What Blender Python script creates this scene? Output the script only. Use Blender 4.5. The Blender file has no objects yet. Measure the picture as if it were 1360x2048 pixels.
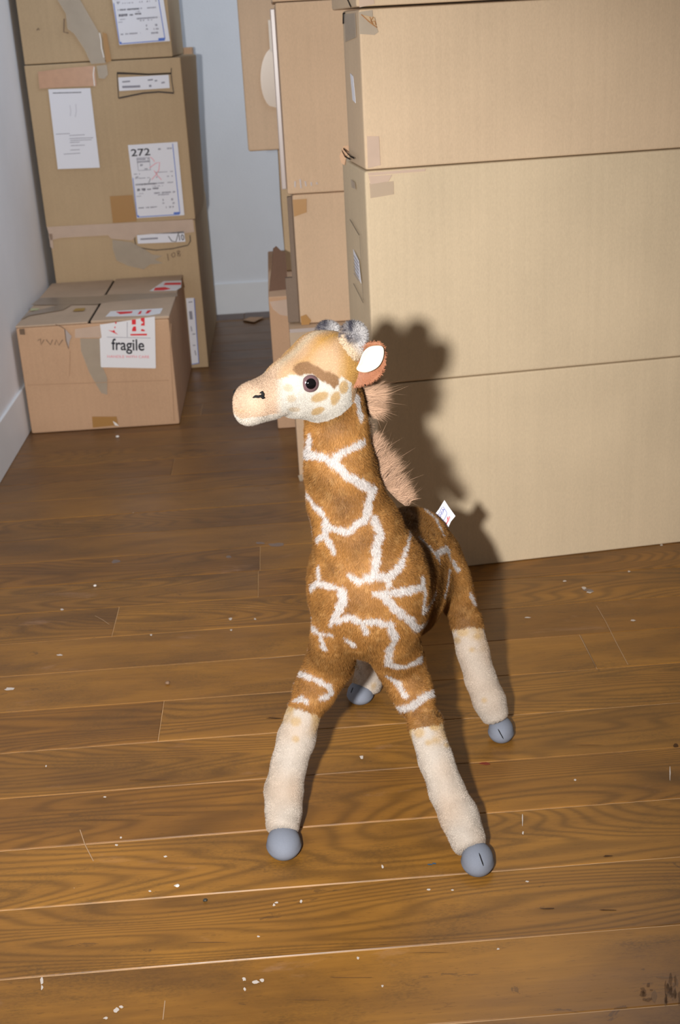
import bpy, bmesh, math, random
import numpy as np
from mathutils import Vector, Matrix
from mathutils.bvhtree import BVHTree
from mathutils.kdtree import KDTree

scene = bpy.context.scene
COL = scene.collection

# ------------------------------------------------------------------ camera
W, H = 1360, 2048
FPX, PITCH, ROLL, YAW = 2430.0, math.radians(21.7), math.radians(3.17), math.radians(2.1)
fwd = np.array([math.sin(YAW) * math.cos(PITCH), math.cos(YAW) * math.cos(PITCH), -math.sin(PITCH)])
_r0 = np.array([math.cos(YAW), -math.sin(YAW), 0.0])
_d0 = np.cross(fwd, _r0)
right = math.cos(ROLL) * _r0 + math.sin(ROLL) * _d0
down = -math.sin(ROLL) * _r0 + math.cos(ROLL) * _d0
EYE = np.array([0.0, 0.0, 1.0])
cd = bpy.data.cameras.new('camera')
cam = bpy.data.objects.new('camera', cd)
COL.objects.link(cam)
cd.sensor_fit = 'VERTICAL'
cd.sensor_height = 36
cd.lens = FPX / H * 36
cd.clip_start = 0.02
cd.dof.use_dof = True
cd.dof.focus_distance = 1.52
cd.dof.aperture_fstop = 11
M = Matrix([list(right) + [0], list(-down) + [0], list(-fwd) + [0], [0, 0, 0, 1]]).transposed()
M.translation = Vector(EYE)
cam.matrix_world = M
scene.camera = cam

# ------------------------------------------------------------------ light and exposure
world = bpy.data.worlds.new('world')
scene.world = world
world.use_nodes = True
world.node_tree.nodes['Background'].inputs[0].default_value = (1.0, 0.80, 0.64, 1)
world.node_tree.nodes['Background'].inputs[1].default_value = 0.11
fl_ = bpy.data.lights.new('camera_flash', 'SPOT')
fl_.energy = 212
fl_.color = (1.0, 0.965, 0.94)
fl_.shadow_soft_size = 0.028
fl_.spot_size = math.radians(75)
fl_.spot_blend = 1.0
flash = bpy.data.objects.new('camera_flash', fl_)
COL.objects.link(flash)
flash.location = (-0.19, 0.03, 1.0)
flash.rotation_euler = (Vector((-0.08, 2.3, 0.24)) - Vector(flash.location)).to_track_quat('-Z', 'Y').to_euler()
# cool daylight from a high window beyond the stacks on the right
wl_ = bpy.data.lights.new('window_daylight', 'AREA')
wl_.shape = 'RECTANGLE'
wl_.size = 1.2
wl_.size_y = 0.9
wl_.energy = 22
wl_.color = (0.68, 0.82, 1.0)
wl = bpy.data.objects.new('window_daylight', wl_)
COL.objects.link(wl)
wl.location = (0.85, 3.15, 2.45)
wl.rotation_euler = (Vector((-0.65, 3.5, 0.4)) - Vector(wl.location)).to_track_quat('-Z', 'Y').to_euler()
scene.view_settings.view_transform = 'Standard'
scene.view_settings.look = 'None'
scene.view_settings.gamma = 1
scene.view_settings.use_curve_mapping = False
scene.view_settings.exposure = 0.0


# ------------------------------------------------------------------ helpers
def ray(x, y):
    d = fwd * FPX + right * (x - W / 2) + down * (y - H / 2)
    return d / np.linalg.norm(d)


def on_plane(x, y, P0, n):
    d = ray(x, y)
    n = np.array(n, float)
    return EYE + d * (np.dot(np.array(P0, float) - EYE, n) / np.dot(d, n))


def at(x, y, Y):
    return on_plane(x, y, (0, Y, 0), (0, 1, 0))


def at_z(x, y, z):
    return on_plane(x, y, (0, 0, z), (0, 0, 1))


def project(P):
    P = np.asarray(P) - EYE
    dz = P @ fwd
    return W / 2 + FPX * (P @ right) / dz, H / 2 + FPX * (P @ down) / dz


def srgb(r, g, b):
    f = lambda c: (c / 255 / 12.92) if c / 255 <= 0.04045 else ((c / 255 + 0.055) / 1.055) ** 2.4
    return (f(r), f(g), f(b))


def tag(o, label=None, cat=None, group=None, kind=None):
    if label: o['label'] = label
    if cat: o['category'] = cat
    if group: o['group'] = group
    if kind: o['kind'] = kind
    return o


def empty(name, loc, label, cat, group=None, rz=0.0):
    o = bpy.data.objects.new(name, None)
    COL.objects.link(o)
    o.location = loc
    o.rotation_euler = (0, 0, rz)
    o.empty_display_size = 0.05
    return tag(o, label, cat, group)


def link(name, me, mat, parent=None, world_coords=True):
    o = bpy.data.objects.new(name, me)
    COL.objects.link(o)
    if mat is not None and len(me.materials) == 0:
        me.materials.append(mat)
    if parent is not None:
        o.parent = parent
        if world_coords:
            root = parent
            Mx = Matrix.Identity(4)
            chain = []
            while root is not None:
                chain.append(root)
                root = root.parent
            for c in reversed(chain):
                Mx = Mx @ c.matrix_parent_inverse @ Matrix.LocRotScale(c.location, c.rotation_euler, c.scale)
            o.matrix_parent_inverse = Mx.inverted()
    return o


def mesh(name, verts, faces, smooth=False):
    me = bpy.data.meshes.new(name)
    me.from_pydata([tuple(map(float, v)) for v in verts], [], faces)
    if smooth:
        me.polygons.foreach_set('use_smooth', [True] * len(me.polygons))
    me.update()
    return me


def rounded_box(x0, x1, y0, y1, z0, z1, r=0.004, n=8, bump=0.0, seed=0, fn=None):
    """Closed box with rounded edges and slightly uneven panels; verts in given coords."""
    def ticks(a, b):
        L = b - a
        m = [a, a + 0.3 * r, a + r]
        m += [a + r + (L - 2 * r) * i / n for i in range(1, n)]
        m += [b - r, b - 0.3 * r, b]
        return m
    T = [ticks(x0, x1), ticks(y0, y1), ticks(z0, z1)]
    lo = np.array([x0, y0, z0]); hi = np.array([x1, y1, z1])
    idx = {}; V = []; Fc = []
    rs = np.random.RandomState(seed)
    ph = rs.rand(3, 4) * 6.28

    def vid(i, j, k):
        key = (i, j, k)
        if key not in idx:
            p = np.array([T[0][i], T[1][j], T[2][k]])
            q = np.clip(p, lo + r, hi - r)
            d = p - q
            L = np.linalg.norm(d)
            if L > 1e-9:
                p = q + d / L * r
            if bump:
                u = (p - lo) / (hi - lo)
                for a in range(3):
                    o1, o2 = (a + 1) % 3, (a + 2) % 3
                    w = math.sin(math.pi * min(max(u[o1], 0), 1)) * math.sin(math.pi * min(max(u[o2], 0), 1))
                    s = math.sin(2.3 * u[o1] * 2 + ph[a, 0]) * math.sin(1.9 * u[o2] * 2 + ph[a, 1]) * 0.6 + 0.3
                    side = 1 if u[a] > 0.5 else -1
                    if a == 2: w *= 0.15
                    p[a] += side * bump * s * w * (abs(u[a] - 0.5) * 2) ** 4
            if fn is not None:
                p = fn(p, (p - lo) / (hi - lo))
            idx[key] = len(V)
            V.append(p)
        return idx[key]
    N = [len(t) - 1 for t in T]
    for a in range(3):
        b, c = (a + 1) % 3, (a + 2) % 3
        for side in (0, N[a]):
            for i in range(N[b]):
                for j in range(N[c]):
                    q = []
                    for (di, dj) in ((0, 0), (1, 0), (1, 1), (0, 1)):
                        k = [0, 0, 0]
                        k[a] = side; k[b] = i + di; k[c] = j + dj
                        q.append(vid(*k))
                    Fc.append(q if side else q[::-1])
    return V, Fc


class Face:
    """A flat face of a box: point, outward normal; pixels are cast on it once to get real positions."""
    def __init__(self, P0, n):
        self.P0 = np.array(P0, float)
        self.n = np.array(n, float) / np.linalg.norm(n)

    def p(self, x, y, off=0.0):
        return on_plane(x, y, self.P0 + self.n * off, self.n)


def patch(name, parent, face, pix, mat, off=0.0012, thick=0.0005, wob=0.0):
    """Thin sheet (paper, tape, print) lying on a box face."""
    P = [face.p(x, y) for x, y in pix]
    n = len(P)
    V = [p + face.n * off for p in P] + [p + face.n * (off + thick) for p in P]
    Fc = [list(range(n))[::-1], list(range(n, 2 * n))] + [[i, (i + 1) % n, n + (i + 1) % n, n + i] for i in range(n)]
    me = mesh(name, V, Fc)
    bm = bmesh.new(); bm.from_mesh(me)
    bmesh.ops.recalc_face_normals(bm, faces=bm.faces)
    bm.to_mesh(me); bm.free()
    return link(name, me, mat, parent)


def stroke_verts(P, n, w, off):
    V, Fc = [], []
    m = len(P)
    for i in range(m):
        d = P[min(i + 1, m - 1)] - P[max(i - 1, 0)]
        d /= np.linalg.norm(d) + 1e-12
        s = np.cross(n, d)
        ww = w[i] if hasattr(w, '__len__') else w
        V += [P[i] + s * ww / 2 + n * off, P[i] - s * ww / 2 + n * off]
    for i in range(m - 1):
        Fc.append([2 * i, 2 * i + 1, 2 * i + 3, 2 * i + 2])
    return V, Fc


def strokes(name, parent, face, lines, w, mat, off=0.0022):
    V, Fc = [], []
    for l in lines:
        P = [face.p(x, y) for x, y in l]
        v, f = stroke_verts(P, face.n, w, off)
        b = len(V)
        V += v
        Fc += [[i + b for i in q] for q in f]
    o = link(name, mesh(name, V, Fc), mat, parent)
    if len(lines) > 1: o['kind'] = 'stuff'
    return o


def text(name, parent, face, body, p0, p1, height_px, mat, off=0.0022, bold=0.0, shear=0.0, squeeze=None, thick=0.0):
    """Lettering from baseline pixel p0 towards p1, cap height in pixels there; fitted to the p0-p1 width."""
    cu = bpy.data.curves.new(name, 'FONT')
    cu.body = body
    cu.offset = bold
    cu.shear = shear
    cu.extrude = thick
    tmp = bpy.data.objects.new('tmp_text', cu)
    COL.objects.link(tmp)
    dg = bpy.context.evaluated_depsgraph_get()
    me = bpy.data.meshes.new_from_object(tmp.evaluated_get(dg))
    bpy.data.objects.remove(tmp)
    co = np.empty(len(me.vertices) * 3, np.float32)
    me.vertices.foreach_get('co', co)
    co = co.reshape(-1, 3)
    A, B = face.p(*p0), face.p(*p1)
    U = B - A
    Lw = np.linalg.norm(U); U /= Lw
    Vv = np.cross(face.n, U)
    C = face.p(p0[0], p0[1] - height_px)
    hgt = abs(np.dot(C - A, Vv))
    wx = co[:, 0].max() - co[:, 0].min()
    capH = 0.72
    new = A + np.outer((co[:, 0] - co[:, 0].min()) / wx * Lw, U) + np.outer(co[:, 1] / capH * hgt, Vv) + face.n * off
    me.vertices.foreach_set('co', new.astype(np.float32).ravel())
    me.update()
    me.materials.clear()
    return link(name, me, mat, parent)


# ------------------------------------------------------------------ materials
def nodes(name):
    m = bpy.data.materials.new(name)
    m.use_nodes = True
    nt = m.node_tree
    return m, nt, nt.nodes['Principled BSDF']


def plain(name, rgb, rough=0.7, spec=0.3, alpha=1.0, noise=0.0, scale=60):
    m, nt, b = nodes(name)
    b.inputs['Base Color'].default_value = (*rgb, 1)
    b.inputs['Roughness'].default_value = rough
    b.inputs['Specular IOR Level'].default_value = spec
    b.inputs['Alpha'].default_value = alpha
    if noise:
        tc = nt.nodes.new('ShaderNodeTexCoord')
        no = nt.nodes.new('ShaderNodeTexNoise')
        no.inputs['Scale'].default_value = scale
        no.inputs['Detail'].default_value = 4
        mx = nt.nodes.new('ShaderNodeMix'); mx.data_type = 'RGBA'
        mx.inputs['A'].default_value = (*[c * (1 - noise) for c in rgb], 1)
        mx.inputs['B'].default_value = (*[min(1, c * (1 + noise)) for c in rgb], 1)
        nt.links.new(tc.outputs['Object'], no.inputs['Vector'])
        nt.links.new(no.outputs['Fac'], mx.inputs['Factor'])
        nt.links.new(mx.outputs['Result'], b.inputs['Base Color'])
    return m


def cardboard(name, rgb, dirt_shade=0.12, flute=0.25, rough=0.8):
    m, nt, b = nodes(name)
    N, L = nt.nodes.new, nt.links.new
    tc = N('ShaderNodeTexCoord')
    big = N('ShaderNodeTexNoise'); big.inputs['Scale'].default_value = 5; big.inputs['Detail'].default_value = 5
    L(tc.outputs['Object'], big.inputs['Vector'])
    fine = N('ShaderNodeTexNoise'); fine.inputs['Scale'].default_value = 420; fine.inputs['Detail'].default_value = 3
    mp = N('ShaderNodeMapping'); mp.inputs['Scale'].default_value = (1, 1, 0.45)
    L(tc.outputs['Object'], mp.inputs['Vector']); L(mp.outputs['Vector'], fine.inputs['Vector'])
    wav = N('ShaderNodeTexNoise'); wav.inputs['Scale'].default_value = 1; wav.inputs['Detail'].default_value = 2
    mp2 = N('ShaderNodeMapping'); mp2.inputs['Scale'].default_value = (95, 95, 1.2)
    L(tc.outputs['Object'], mp2.inputs['Vector']); L(mp2.outputs['Vector'], wav.inputs['Vector'])
    a1 = N('ShaderNodeMath'); a1.operation = 'MULTIPLY_ADD'
    L(big.outputs['Fac'], a1.inputs[0]); a1.inputs[1].default_value = dirt_shade * 2; a1.inputs[2].default_value = 1 - dirt_shade
    a2 = N('ShaderNodeMath'); a2.operation = 'MULTIPLY_ADD'
    L(fine.outputs['Fac'], a2.inputs[0]); a2.inputs[1].default_value = 0.22; L(a1.outputs[0], a2.inputs[2])
    a3 = N('ShaderNodeMath'); a3.operation = 'MULTIPLY_ADD'
    L(wav.outputs['Fac'], a3.inputs[0]); a3.inputs[1].default_value = flute * 0.4; L(a2.outputs[0], a3.inputs[2])
    a4 = N('ShaderNodeMath'); a4.operation = 'SUBTRACT'
    L(a3.outputs[0], a4.inputs[0]); a4.inputs[1].default_value = 0.11 + flute * 0.2
    vm = N('ShaderNodeVectorMath'); vm.operation = 'SCALE'
    vm.inputs[0].default_value = rgb
    L(a4.outputs[0], vm.inputs['Scale'])
    L(vm.outputs['Vector'], b.inputs['Base Color'])
    bp = N('ShaderNodeBump'); bp.inputs['Strength'].default_value = 0.12; bp.inputs['Distance'].default_value = 0.002
    L(wav.outputs['Fac'], bp.inputs['Height']); L(bp.outputs['Normal'], b.inputs['Normal'])
    b.inputs['Roughness'].default_value = rough
    b.inputs['Specular IOR Level'].default_value = 0.25
    return m


M_CARD = cardboard('kraft_cardboard_light', srgb(209, 190, 159))
M_CARD_W = cardboard('kraft_cardboard_warm', srgb(204, 176, 146))
M_CARD_T = cardboard('kraft_cardboard_tan', srgb(190, 165, 131))
M_CARD_T3 = cardboard('kraft_cardboard_pale_tan', srgb(211, 187, 156))
M_CARD_SH = cardboard('kraft_cardboard_shaded_side', srgb(128, 112, 98))  # darker cardboard for side panels, the side's shade put into the colour
M_CARD_IN_DK = cardboard('dark_inner_flap', srgb(118, 92, 76))
M_CARD_OLD = cardboard('kraft_cardboard_worn', srgb(199, 163, 131), dirt_shade=0.15)
M_CARD_DK = cardboard('kraft_cardboard_dirty_top', srgb(190, 166, 142), dirt_shade=0.3)
M_CARD_IN = plain('cardboard_torn_core', srgb(160, 115, 75), 0.9, 0.1, noise=0.3)
M_TAPE = plain('clear_packing_tape', srgb(212, 192, 168), 0.28, 0.5, alpha=0.5)
M_TAPE_G = plain('aged_greyish_tape', srgb(196, 182, 162), 0.3, 0.5, alpha=0.58, noise=0.1, scale=40)
M_TAPE_P = plain('pinkish_packing_tape', srgb(226, 202, 182), 0.25, 0.5, alpha=0.6, noise=0.08, scale=30)
M_TAPE_B = plain('amber_tape_square', srgb(182, 136, 76), 0.4, 0.4, alpha=0.85)
M_TAPE_L = plain('lavender_grey_tape', srgb(178, 166, 160), 0.3, 0.5)
M_PAPER = plain('white_label_paper', srgb(232, 234, 242), 0.6, 0.3)
M_PAPER_S = plain('sticker_paper', srgb(235, 236, 240), 0.4, 0.4)
M_INK = plain('black_ink', srgb(44, 44, 52), 0.7, 0.2)
M_INK_G = plain('grey_ink', srgb(150, 150, 162), 0.7, 0.2)
M_INK_D = plain('faded_dark_ink', srgb(100, 100, 112), 0.7, 0.2)
M_INK_R = plain('red_ink', srgb(228, 60, 66), 0.6, 0.2)
M_INK_P = plain('faded_red_ink', srgb(238, 150, 160), 0.6, 0.2)
M_INK_B = plain('blue_ink', srgb(92, 124, 205), 0.6, 0.2)
M_MARK = plain('black_marker', srgb(70, 64, 62), 0.8, 0.2)
M_PENCIL = plain('pencil_mark', srgb(120, 100, 82), 0.8, 0.2)
M_SHINE = plain('tape_crease_glint', srgb(240, 236, 230), 0.15, 0.9)  # near-white colour paints the glint along tape creases
M_DARK = plain('dark_gap', srgb(40, 32, 26), 0.9, 0.1)


def wall_mat(name, rgb, rough=0.75):
    m, nt, b = nodes(name)
    N, L = nt.nodes.new, nt.links.new
    tc = N('ShaderNodeTexCoord')
    n1 = N('ShaderNodeTexNoise'); n1.inputs['Scale'].default_value = 7; n1.inputs['Detail'].default_value = 6
    n2 = N('ShaderNodeTexNoise'); n2.inputs['Scale'].default_value = 170; n2.inputs['Detail'].default_value = 4
    L(tc.outputs['Object'], n1.inputs['Vector']); L(tc.outputs['Object'], n2.inputs['Vector'])
    mx = N('ShaderNodeMix'); mx.data_type = 'RGBA'
    mx.inputs['A'].default_value = (*[c * 0.93 for c in rgb], 1)
    mx.inputs['B'].default_value = (*[min(1, c * 1.05) for c in rgb], 1)
    L(n1.outputs['Fac'], mx.inputs['Factor'])
    L(mx.outputs['Result'], b.inputs['Base Color'])
    bp = N('ShaderNodeBump'); bp.inputs['Strength'].default_value = 0.35; bp.inputs['Distance'].default_value = 0.002
    L(n2.outputs['Fac'], bp.inputs['Height']); L(bp.outputs['Normal'], b.inputs['Normal'])
    b.inputs['Roughness'].default_value = rough
    b.inputs['Specular IOR Level'].default_value = 0.3
    return m


M_WALL_L = wall_mat('white_painted_plaster', srgb(240, 241, 244))
M_WALL_B = wall_mat('white_painted_wall_back', srgb(236, 242, 250))
M_BASE = plain('white_painted_skirting', srgb(238, 243, 248), 0.5, 0.4, noise=0.04, scale=12)


def wood(name):
    m, nt, b = nodes(name)
    N, L = nt.nodes.new, nt.links.new

    def math_(op, a, c=None, v=None):
        n = N('ShaderNodeMath'); n.operation = op
        if hasattr(a, 'links'): L(a, n.inputs[0])
        else: n.inputs[0].default_value = a
        if c is not None:
            if hasattr(c, 'links'): L(c, n.inputs[1])
            else: n.inputs[1].default_value = c
        if v is not None:
            if hasattr(v, 'links'): L(v, n.inputs[2])
            else: n.inputs[2].default_value = v
        return n.outputs[0]

    def noise(vec, sc, det=4, dist=0.0, rough=0.55):
        n = N('ShaderNodeTexNoise')
        n.inputs['Scale'].default_value = sc; n.inputs['Detail'].default_value = det
        n.inputs['Distortion'].default_value = dist; n.inputs['Roughness'].default_value = rough
        L(vec, n.inputs['Vector'])
        return n.outputs['Fac']

    def mapping(vec, s):
        n = N('ShaderNodeMapping'); n.inputs['Scale'].default_value = s
        L(vec, n.inputs['Vector']); return n.outputs['Vector']

    def ramp(fac, stops):
        n = N('ShaderNodeValToRGB'); L(fac, n.inputs['Fac'])
        while len(n.color_ramp.elements) < len(stops): n.color_ramp.elements.new(0.5)
        for e, (p, c) in zip(n.color_ramp.elements, stops):
            e.position = p; e.color = (*c, 1)
        return n.outputs['Color']

    def mix(f, a, c, bt='MIX'):
        n = N('ShaderNodeMix'); n.data_type = 'RGBA'; n.blend_type = bt
        for sock, val in (('Factor', f), ('A', a), ('B', c)):
            if hasattr(val, 'links'): L(val, n.inputs[sock])
            elif isinstance(val, tuple): n.inputs[sock].default_value = (*val, 1)
            else: n.inputs[sock].default_value = val
        return n.outputs['Result']
    geo = N('ShaderNodeNewGeometry').outputs['Position']
    oi = N('ShaderNodeObjectInfo')
    off = N('ShaderNodeCombineXYZ')
    L(math_('MULTIPLY', oi.outputs['Random'], 37.0), off.inputs[0])
    L(math_('MULTIPLY', oi.outputs['Random'], 91.0), off.inputs[1])
    L(math_('MULTIPLY', oi.outputs['Random'], 53.0), off.inputs[2])
    add = N('ShaderNodeVectorMath'); add.operation = 'ADD'
    L(geo, add.inputs[0]); L(off.outputs[0], add.inputs[1])
    v = add.outputs[0]
    # growth rings: warped bands of a stretched noise field
    field = noise(mapping(v, (1.1, 7.5, 1)), 1.0, 1.5, 0.15, 0.4)
    rings = math_('SINE', math_('MULTIPLY', field, 230.0))
    rings = math_('MULTIPLY_ADD', rings, 0.5, 0.5)
    ring_amt = math_('MULTIPLY', math_('GREATER_THAN', math_('FRACT', math_('MULTIPLY', oi.outputs['Random'], 7.31)), 0.45), 0.40)
    ring_amt = math_('ADD', ring_amt, 0.07)
    fine = noise(mapping(v, (10, 230, 1)), 1.0, 4, 0.0, 0.65)
    fleck = noise(mapping(v, (60, 420, 1)), 1.0, 2, 0.0, 0.6)
    tone = noise(mapping(v, (2.2, 9, 1)), 1.0, 4, 0.6, 0.6)
    base = ramp(tone, [(0.28, srgb(138, 97, 52)), (0.5, srgb(178, 126, 60)), (0.74, srgb(204, 146, 66))])
    c = mix(math_('MULTIPLY', math_('POWER', rings, 2.0), ring_amt), base, srgb(96, 68, 38))
    c = mix(math_('MULTIPLY', math_('SUBTRACT', 1.0, fine), 0.46), c, srgb(88, 60, 34))
    c = mix(math_('MULTIPLY', math_('GREATER_THAN', fleck, 0.66), 0.28), c, srgb(80, 56, 34))
    # plank to plank tint
    hue = ramp(math_('FRACT', math_('MULTIPLY', oi.outputs['Random'], 13.7)), [(0.0, srgb(222, 208, 196)), (0.5, srgb(242, 234, 224)), (1.0, srgb(255, 246, 226))])
    c = mix(0.75, c, hue, 'MULTIPLY')
    c = mix(1.0, c, (0.86, 0.89, 0.76), 'MULTIPLY')
    # trodden-in grey dirt, and towards the back flash falloff painted as darkening
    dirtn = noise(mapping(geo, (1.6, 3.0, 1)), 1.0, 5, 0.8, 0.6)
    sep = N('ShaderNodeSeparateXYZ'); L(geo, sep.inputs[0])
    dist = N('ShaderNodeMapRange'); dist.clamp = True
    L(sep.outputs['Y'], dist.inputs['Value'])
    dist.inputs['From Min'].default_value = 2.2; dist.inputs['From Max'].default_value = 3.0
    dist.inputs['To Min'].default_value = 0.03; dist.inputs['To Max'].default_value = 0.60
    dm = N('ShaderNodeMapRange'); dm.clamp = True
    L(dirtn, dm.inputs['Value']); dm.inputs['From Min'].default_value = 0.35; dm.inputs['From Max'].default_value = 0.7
    dirt_shade = math_('MULTIPLY', math_('MULTIPLY_ADD', dm.outputs[0], 0.6, 0.55), dist.outputs[0])
    c = mix(dirt_shade, c, srgb(98, 70, 52))
    # dark scuffs
    sc = noise(mapping(geo, (9, 26, 1)), 1.0, 6, 1.2, 0.7)
    c = mix(math_('MULTIPLY', math_('GREATER_THAN', sc, 0.665), 0.45), c, srgb(66, 50, 36))
    # fine dark mottling worked into the grain
    mo = N('ShaderNodeMapRange'); mo.clamp = True
    L(noise(mapping(geo, (4.5, 12, 1)), 1.0, 5, 0.5, 0.7), mo.inputs['Value'])
    mo.inputs['From Min'].default_value = 0.46; mo.inputs['From Max'].default_value = 0.66
    sk_ = N('ShaderNodeMapRange'); sk_.clamp = True
    L(noise(mapping(geo, (170, 420, 1)), 1.0, 3, 0.3, 0.7), sk_.inputs['Value'])
    sk_.inputs['From Min'].default_value = 0.42; sk_.inputs['From Max'].default_value = 0.6
    c = mix(math_('MULTIPLY', math_('MULTIPLY', mo.outputs[0], math_('MULTIPLY_ADD', sk_.outputs[0], 0.75, 0.25)), 0.55), c, srgb(84, 62, 34))
    # pale worn patches
    wn = noise(mapping(geo, (5, 14, 1)), 1.0, 6, 0.4, 0.7)
    wr = N('ShaderNodeMapRange'); wr.clamp = True
    L(wn, wr.inputs['Value']); wr.inputs['From Min'].default_value = 0.62; wr.inputs['From Max'].default_value = 0.78
    c = mix(math_('MULTIPLY', wr.outputs[0], 0.4), c, srgb(186, 146, 116))
    # paint flecks
    vo = N('ShaderNodeTexVoronoi'); vo.inputs['Scale'].default_value = 16; vo.inputs['Randomness'].default_value = 1
    L(geo, vo.inputs['Vector'])
    sp = N('ShaderNodeSeparateColor'); L(vo.outputs['Color'], sp.inputs[0])
    th = math_('MULTIPLY', math_('POWER', sp.outputs[0], 6.0), 0.037)
    spot = math_('LESS_THAN', math_('ADD', vo.outputs['Distance'], math_('MULTIPLY', noise(geo, 300, 1), 0.025)), th)
    c = mix(math_('MULTIPLY', spot, 0.8), c, srgb(214, 200, 182))
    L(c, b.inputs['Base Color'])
    rg = N('ShaderNodeMapRange')
    L(noise(mapping(geo, (5, 9, 1)), 1.0, 5, 0.3, 0.65), rg.inputs['Value'])
    rg.inputs['To Min'].default_value = 0.26; rg.inputs['To Max'].default_value = 0.50
    L(rg.outputs[0], b.inputs['Roughness'])
    b.inputs['Specular IOR Level'].default_value = 0.45
    bp = N('ShaderNodeBump'); bp.inputs['Strength'].default_value = 0.10; bp.inputs['Distance'].default_value = 0.001
    L(fine, bp.inputs['Height']); L(bp.outputs['Normal'], b.inputs['Normal'])
    return m


M_WOOD = wood('varnished_floorboards')
M_JOINT = plain('dusty_joint_filler', srgb(214, 178, 136), 0.9, 0.1, noise=0.3, scale=25)
M_JOINT_D = plain('dark_joint', srgb(110, 88, 74), 0.9, 0.1, noise=0.3, scale=25)

# ------------------------------------------------------------------ the room
XW, YW = -0.737, 4.64
floor_root = bpy.data.objects.new('floor', mesh('floor', [(XW - .1, -1.2, -0.03), (2.6, -1.2, -0.03), (2.6, YW + .1, -0.03), (XW - .1, YW + .1, -0.03),
                                                          (XW - .1, -1.2, -0.0014), (2.6, -1.2, -0.0014), (2.6, YW + .1, -0.0014), (XW - .1, YW + .1, -0.0014)],
                                                 [[3, 2, 1, 0], [4, 5, 6, 7], [0, 1, 5, 4], [1, 2, 6, 5], [2, 3, 7, 6], [3, 0, 4, 7]]))
floor_root.data.materials.append(M_JOINT)
COL.objects.link(floor_root)
tag(floor_root, kind='structure')
PW, P_OFF = 0.122, 1.128
rng = random.Random(4)
fixed = {2: [at_z(118, 1750, 0)[0]], 4: [at_z(322, 1440, 0)[0]], 6: [at_z(230, 1245, 0)[0]], 8: [at_z(520, 1115, 0)[0]], 3: [], 0: [], 1: [], 5: [at_z(1180, 1300, 0)[0]]}
fixed = {int(round((at_z(118, 1750, 0)[1] - P_OFF) / PW - 0.5)): [at_z(118, 1750, 0)[0], 1.0],
         int(round((at_z(322, 1440, 0)[1] - P_OFF) / PW - 0.5)): [at_z(322, 1440, 0)[0], 1.3],
         int(round((at_z(230, 1245, 0)[1] - P_OFF) / PW - 0.5)): [at_z(230, 1245, 0)[0], 0.93],
         int(round((at_z(520, 1115, 0)[1] - P_OFF) / PW - 0.5)): [at_z(520, 1115, 0)[0], 1.1],
         int(round((at_z(1175, 1300, 0)[1] - P_OFF) / PW - 0.5)): [at_z(1175, 1300, 0)[0]],
         0: [0.92], -1: [0.75], 1: [-0.65, 1.2], 2: [0.85], 3: [1.0, -0.5]}
k0 = int(math.floor((-0.9 - P_OFF) / PW))
k1 = int(math.ceil((YW - P_OFF) / PW))
for k in range(k0, k1):
    ya, yb = P_OFF + k * PW + 0.0007, P_OFF + (k + 1) * PW - 0.0007
    if ya > 4.50: break
    yb = min(yb, 4.52)
    if k in fixed:
        cuts = sorted(fixed[k])
    else:
        cuts = []
        x = XW + rng.uniform(0.3, 1.7)
        while x < 2.4:
            cuts.append(x)
            x += rng.uniform(1.2, 1.9)
    xs = [XW - 0.05] + cuts + [2.5]
    for a, b_ in zip(xs[:-1], xs[1:]):
        dz = rng.uniform(-0.0004, 0.0)
        x0_, x1_ = a + 0.0004, b_ - 0.0004
        e = 0.0009
        V = [(x0_, ya, -0.012), (x1_, ya, -0.012), (x1_, yb, -0.012), (x0_, yb, -0.012),
             (x0_, ya, dz - e), (x1_, ya, dz - e), (x1_, yb, dz - e), (x0_, yb, dz - e),
             (x0_ + e, ya + e, dz), (x1_ - e, ya + e, dz), (x1_ - e, yb - e, dz), (x0_ + e, yb - e, dz)]
        Fc = [[3, 2, 1, 0], [8, 9, 10, 11]]
        for i in range(4):
            j = (i + 1) % 4
            Fc += [[i, j, 4 + j, 4 + i], [4 + i, 4 + j, 8 + j, 8 + i]]
        link('plank', mesh('plank', V, Fc), M_WOOD, floor_root)


def slab(name, x0, x1, y0, y1, z0, z1, mat, parent=None, r=0.002, **k):
    V, Fc = rounded_box(x0, x1, y0, y1, z0, z1, r=r, n=2, **k)
    return link(name, mesh(name, V, Fc, False), mat, parent)


tag(slab('wall_left', XW - 0.1, XW, -1.2, YW + 0.1, 0, 2.5, M_WALL_L), kind='structure')
tag(slab('wall_back', XW - 0.1, 2.6, YW, YW + 0.1, 0, 2.5, M_WALL_B), kind='structure')
tag(slab('baseboard_left', XW, XW + 0.008, -1.2, YW, 0, 0.128, M_BASE), kind='structure')
tag(slab('baseboard_back', XW + 0.008, 2.6, YW - 0.009, YW, 0.002, 0.119, M_BASE), kind='structure')
M_STRIP = plain('grey_brown_edge_board', srgb(120, 104, 98), 0.5, 0.4, noise=0.25, scale=20)
tag(slab('trim_1', XW + 0.008, -0.155, 4.53, YW - 0.012, -0.001, 0.004, M_STRIP), kind='structure')
tag(slab('trim_2', -0.153, 2.6, 4.53, YW - 0.012, -0.001, 0.005, M_STRIP), kind='structure')


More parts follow.
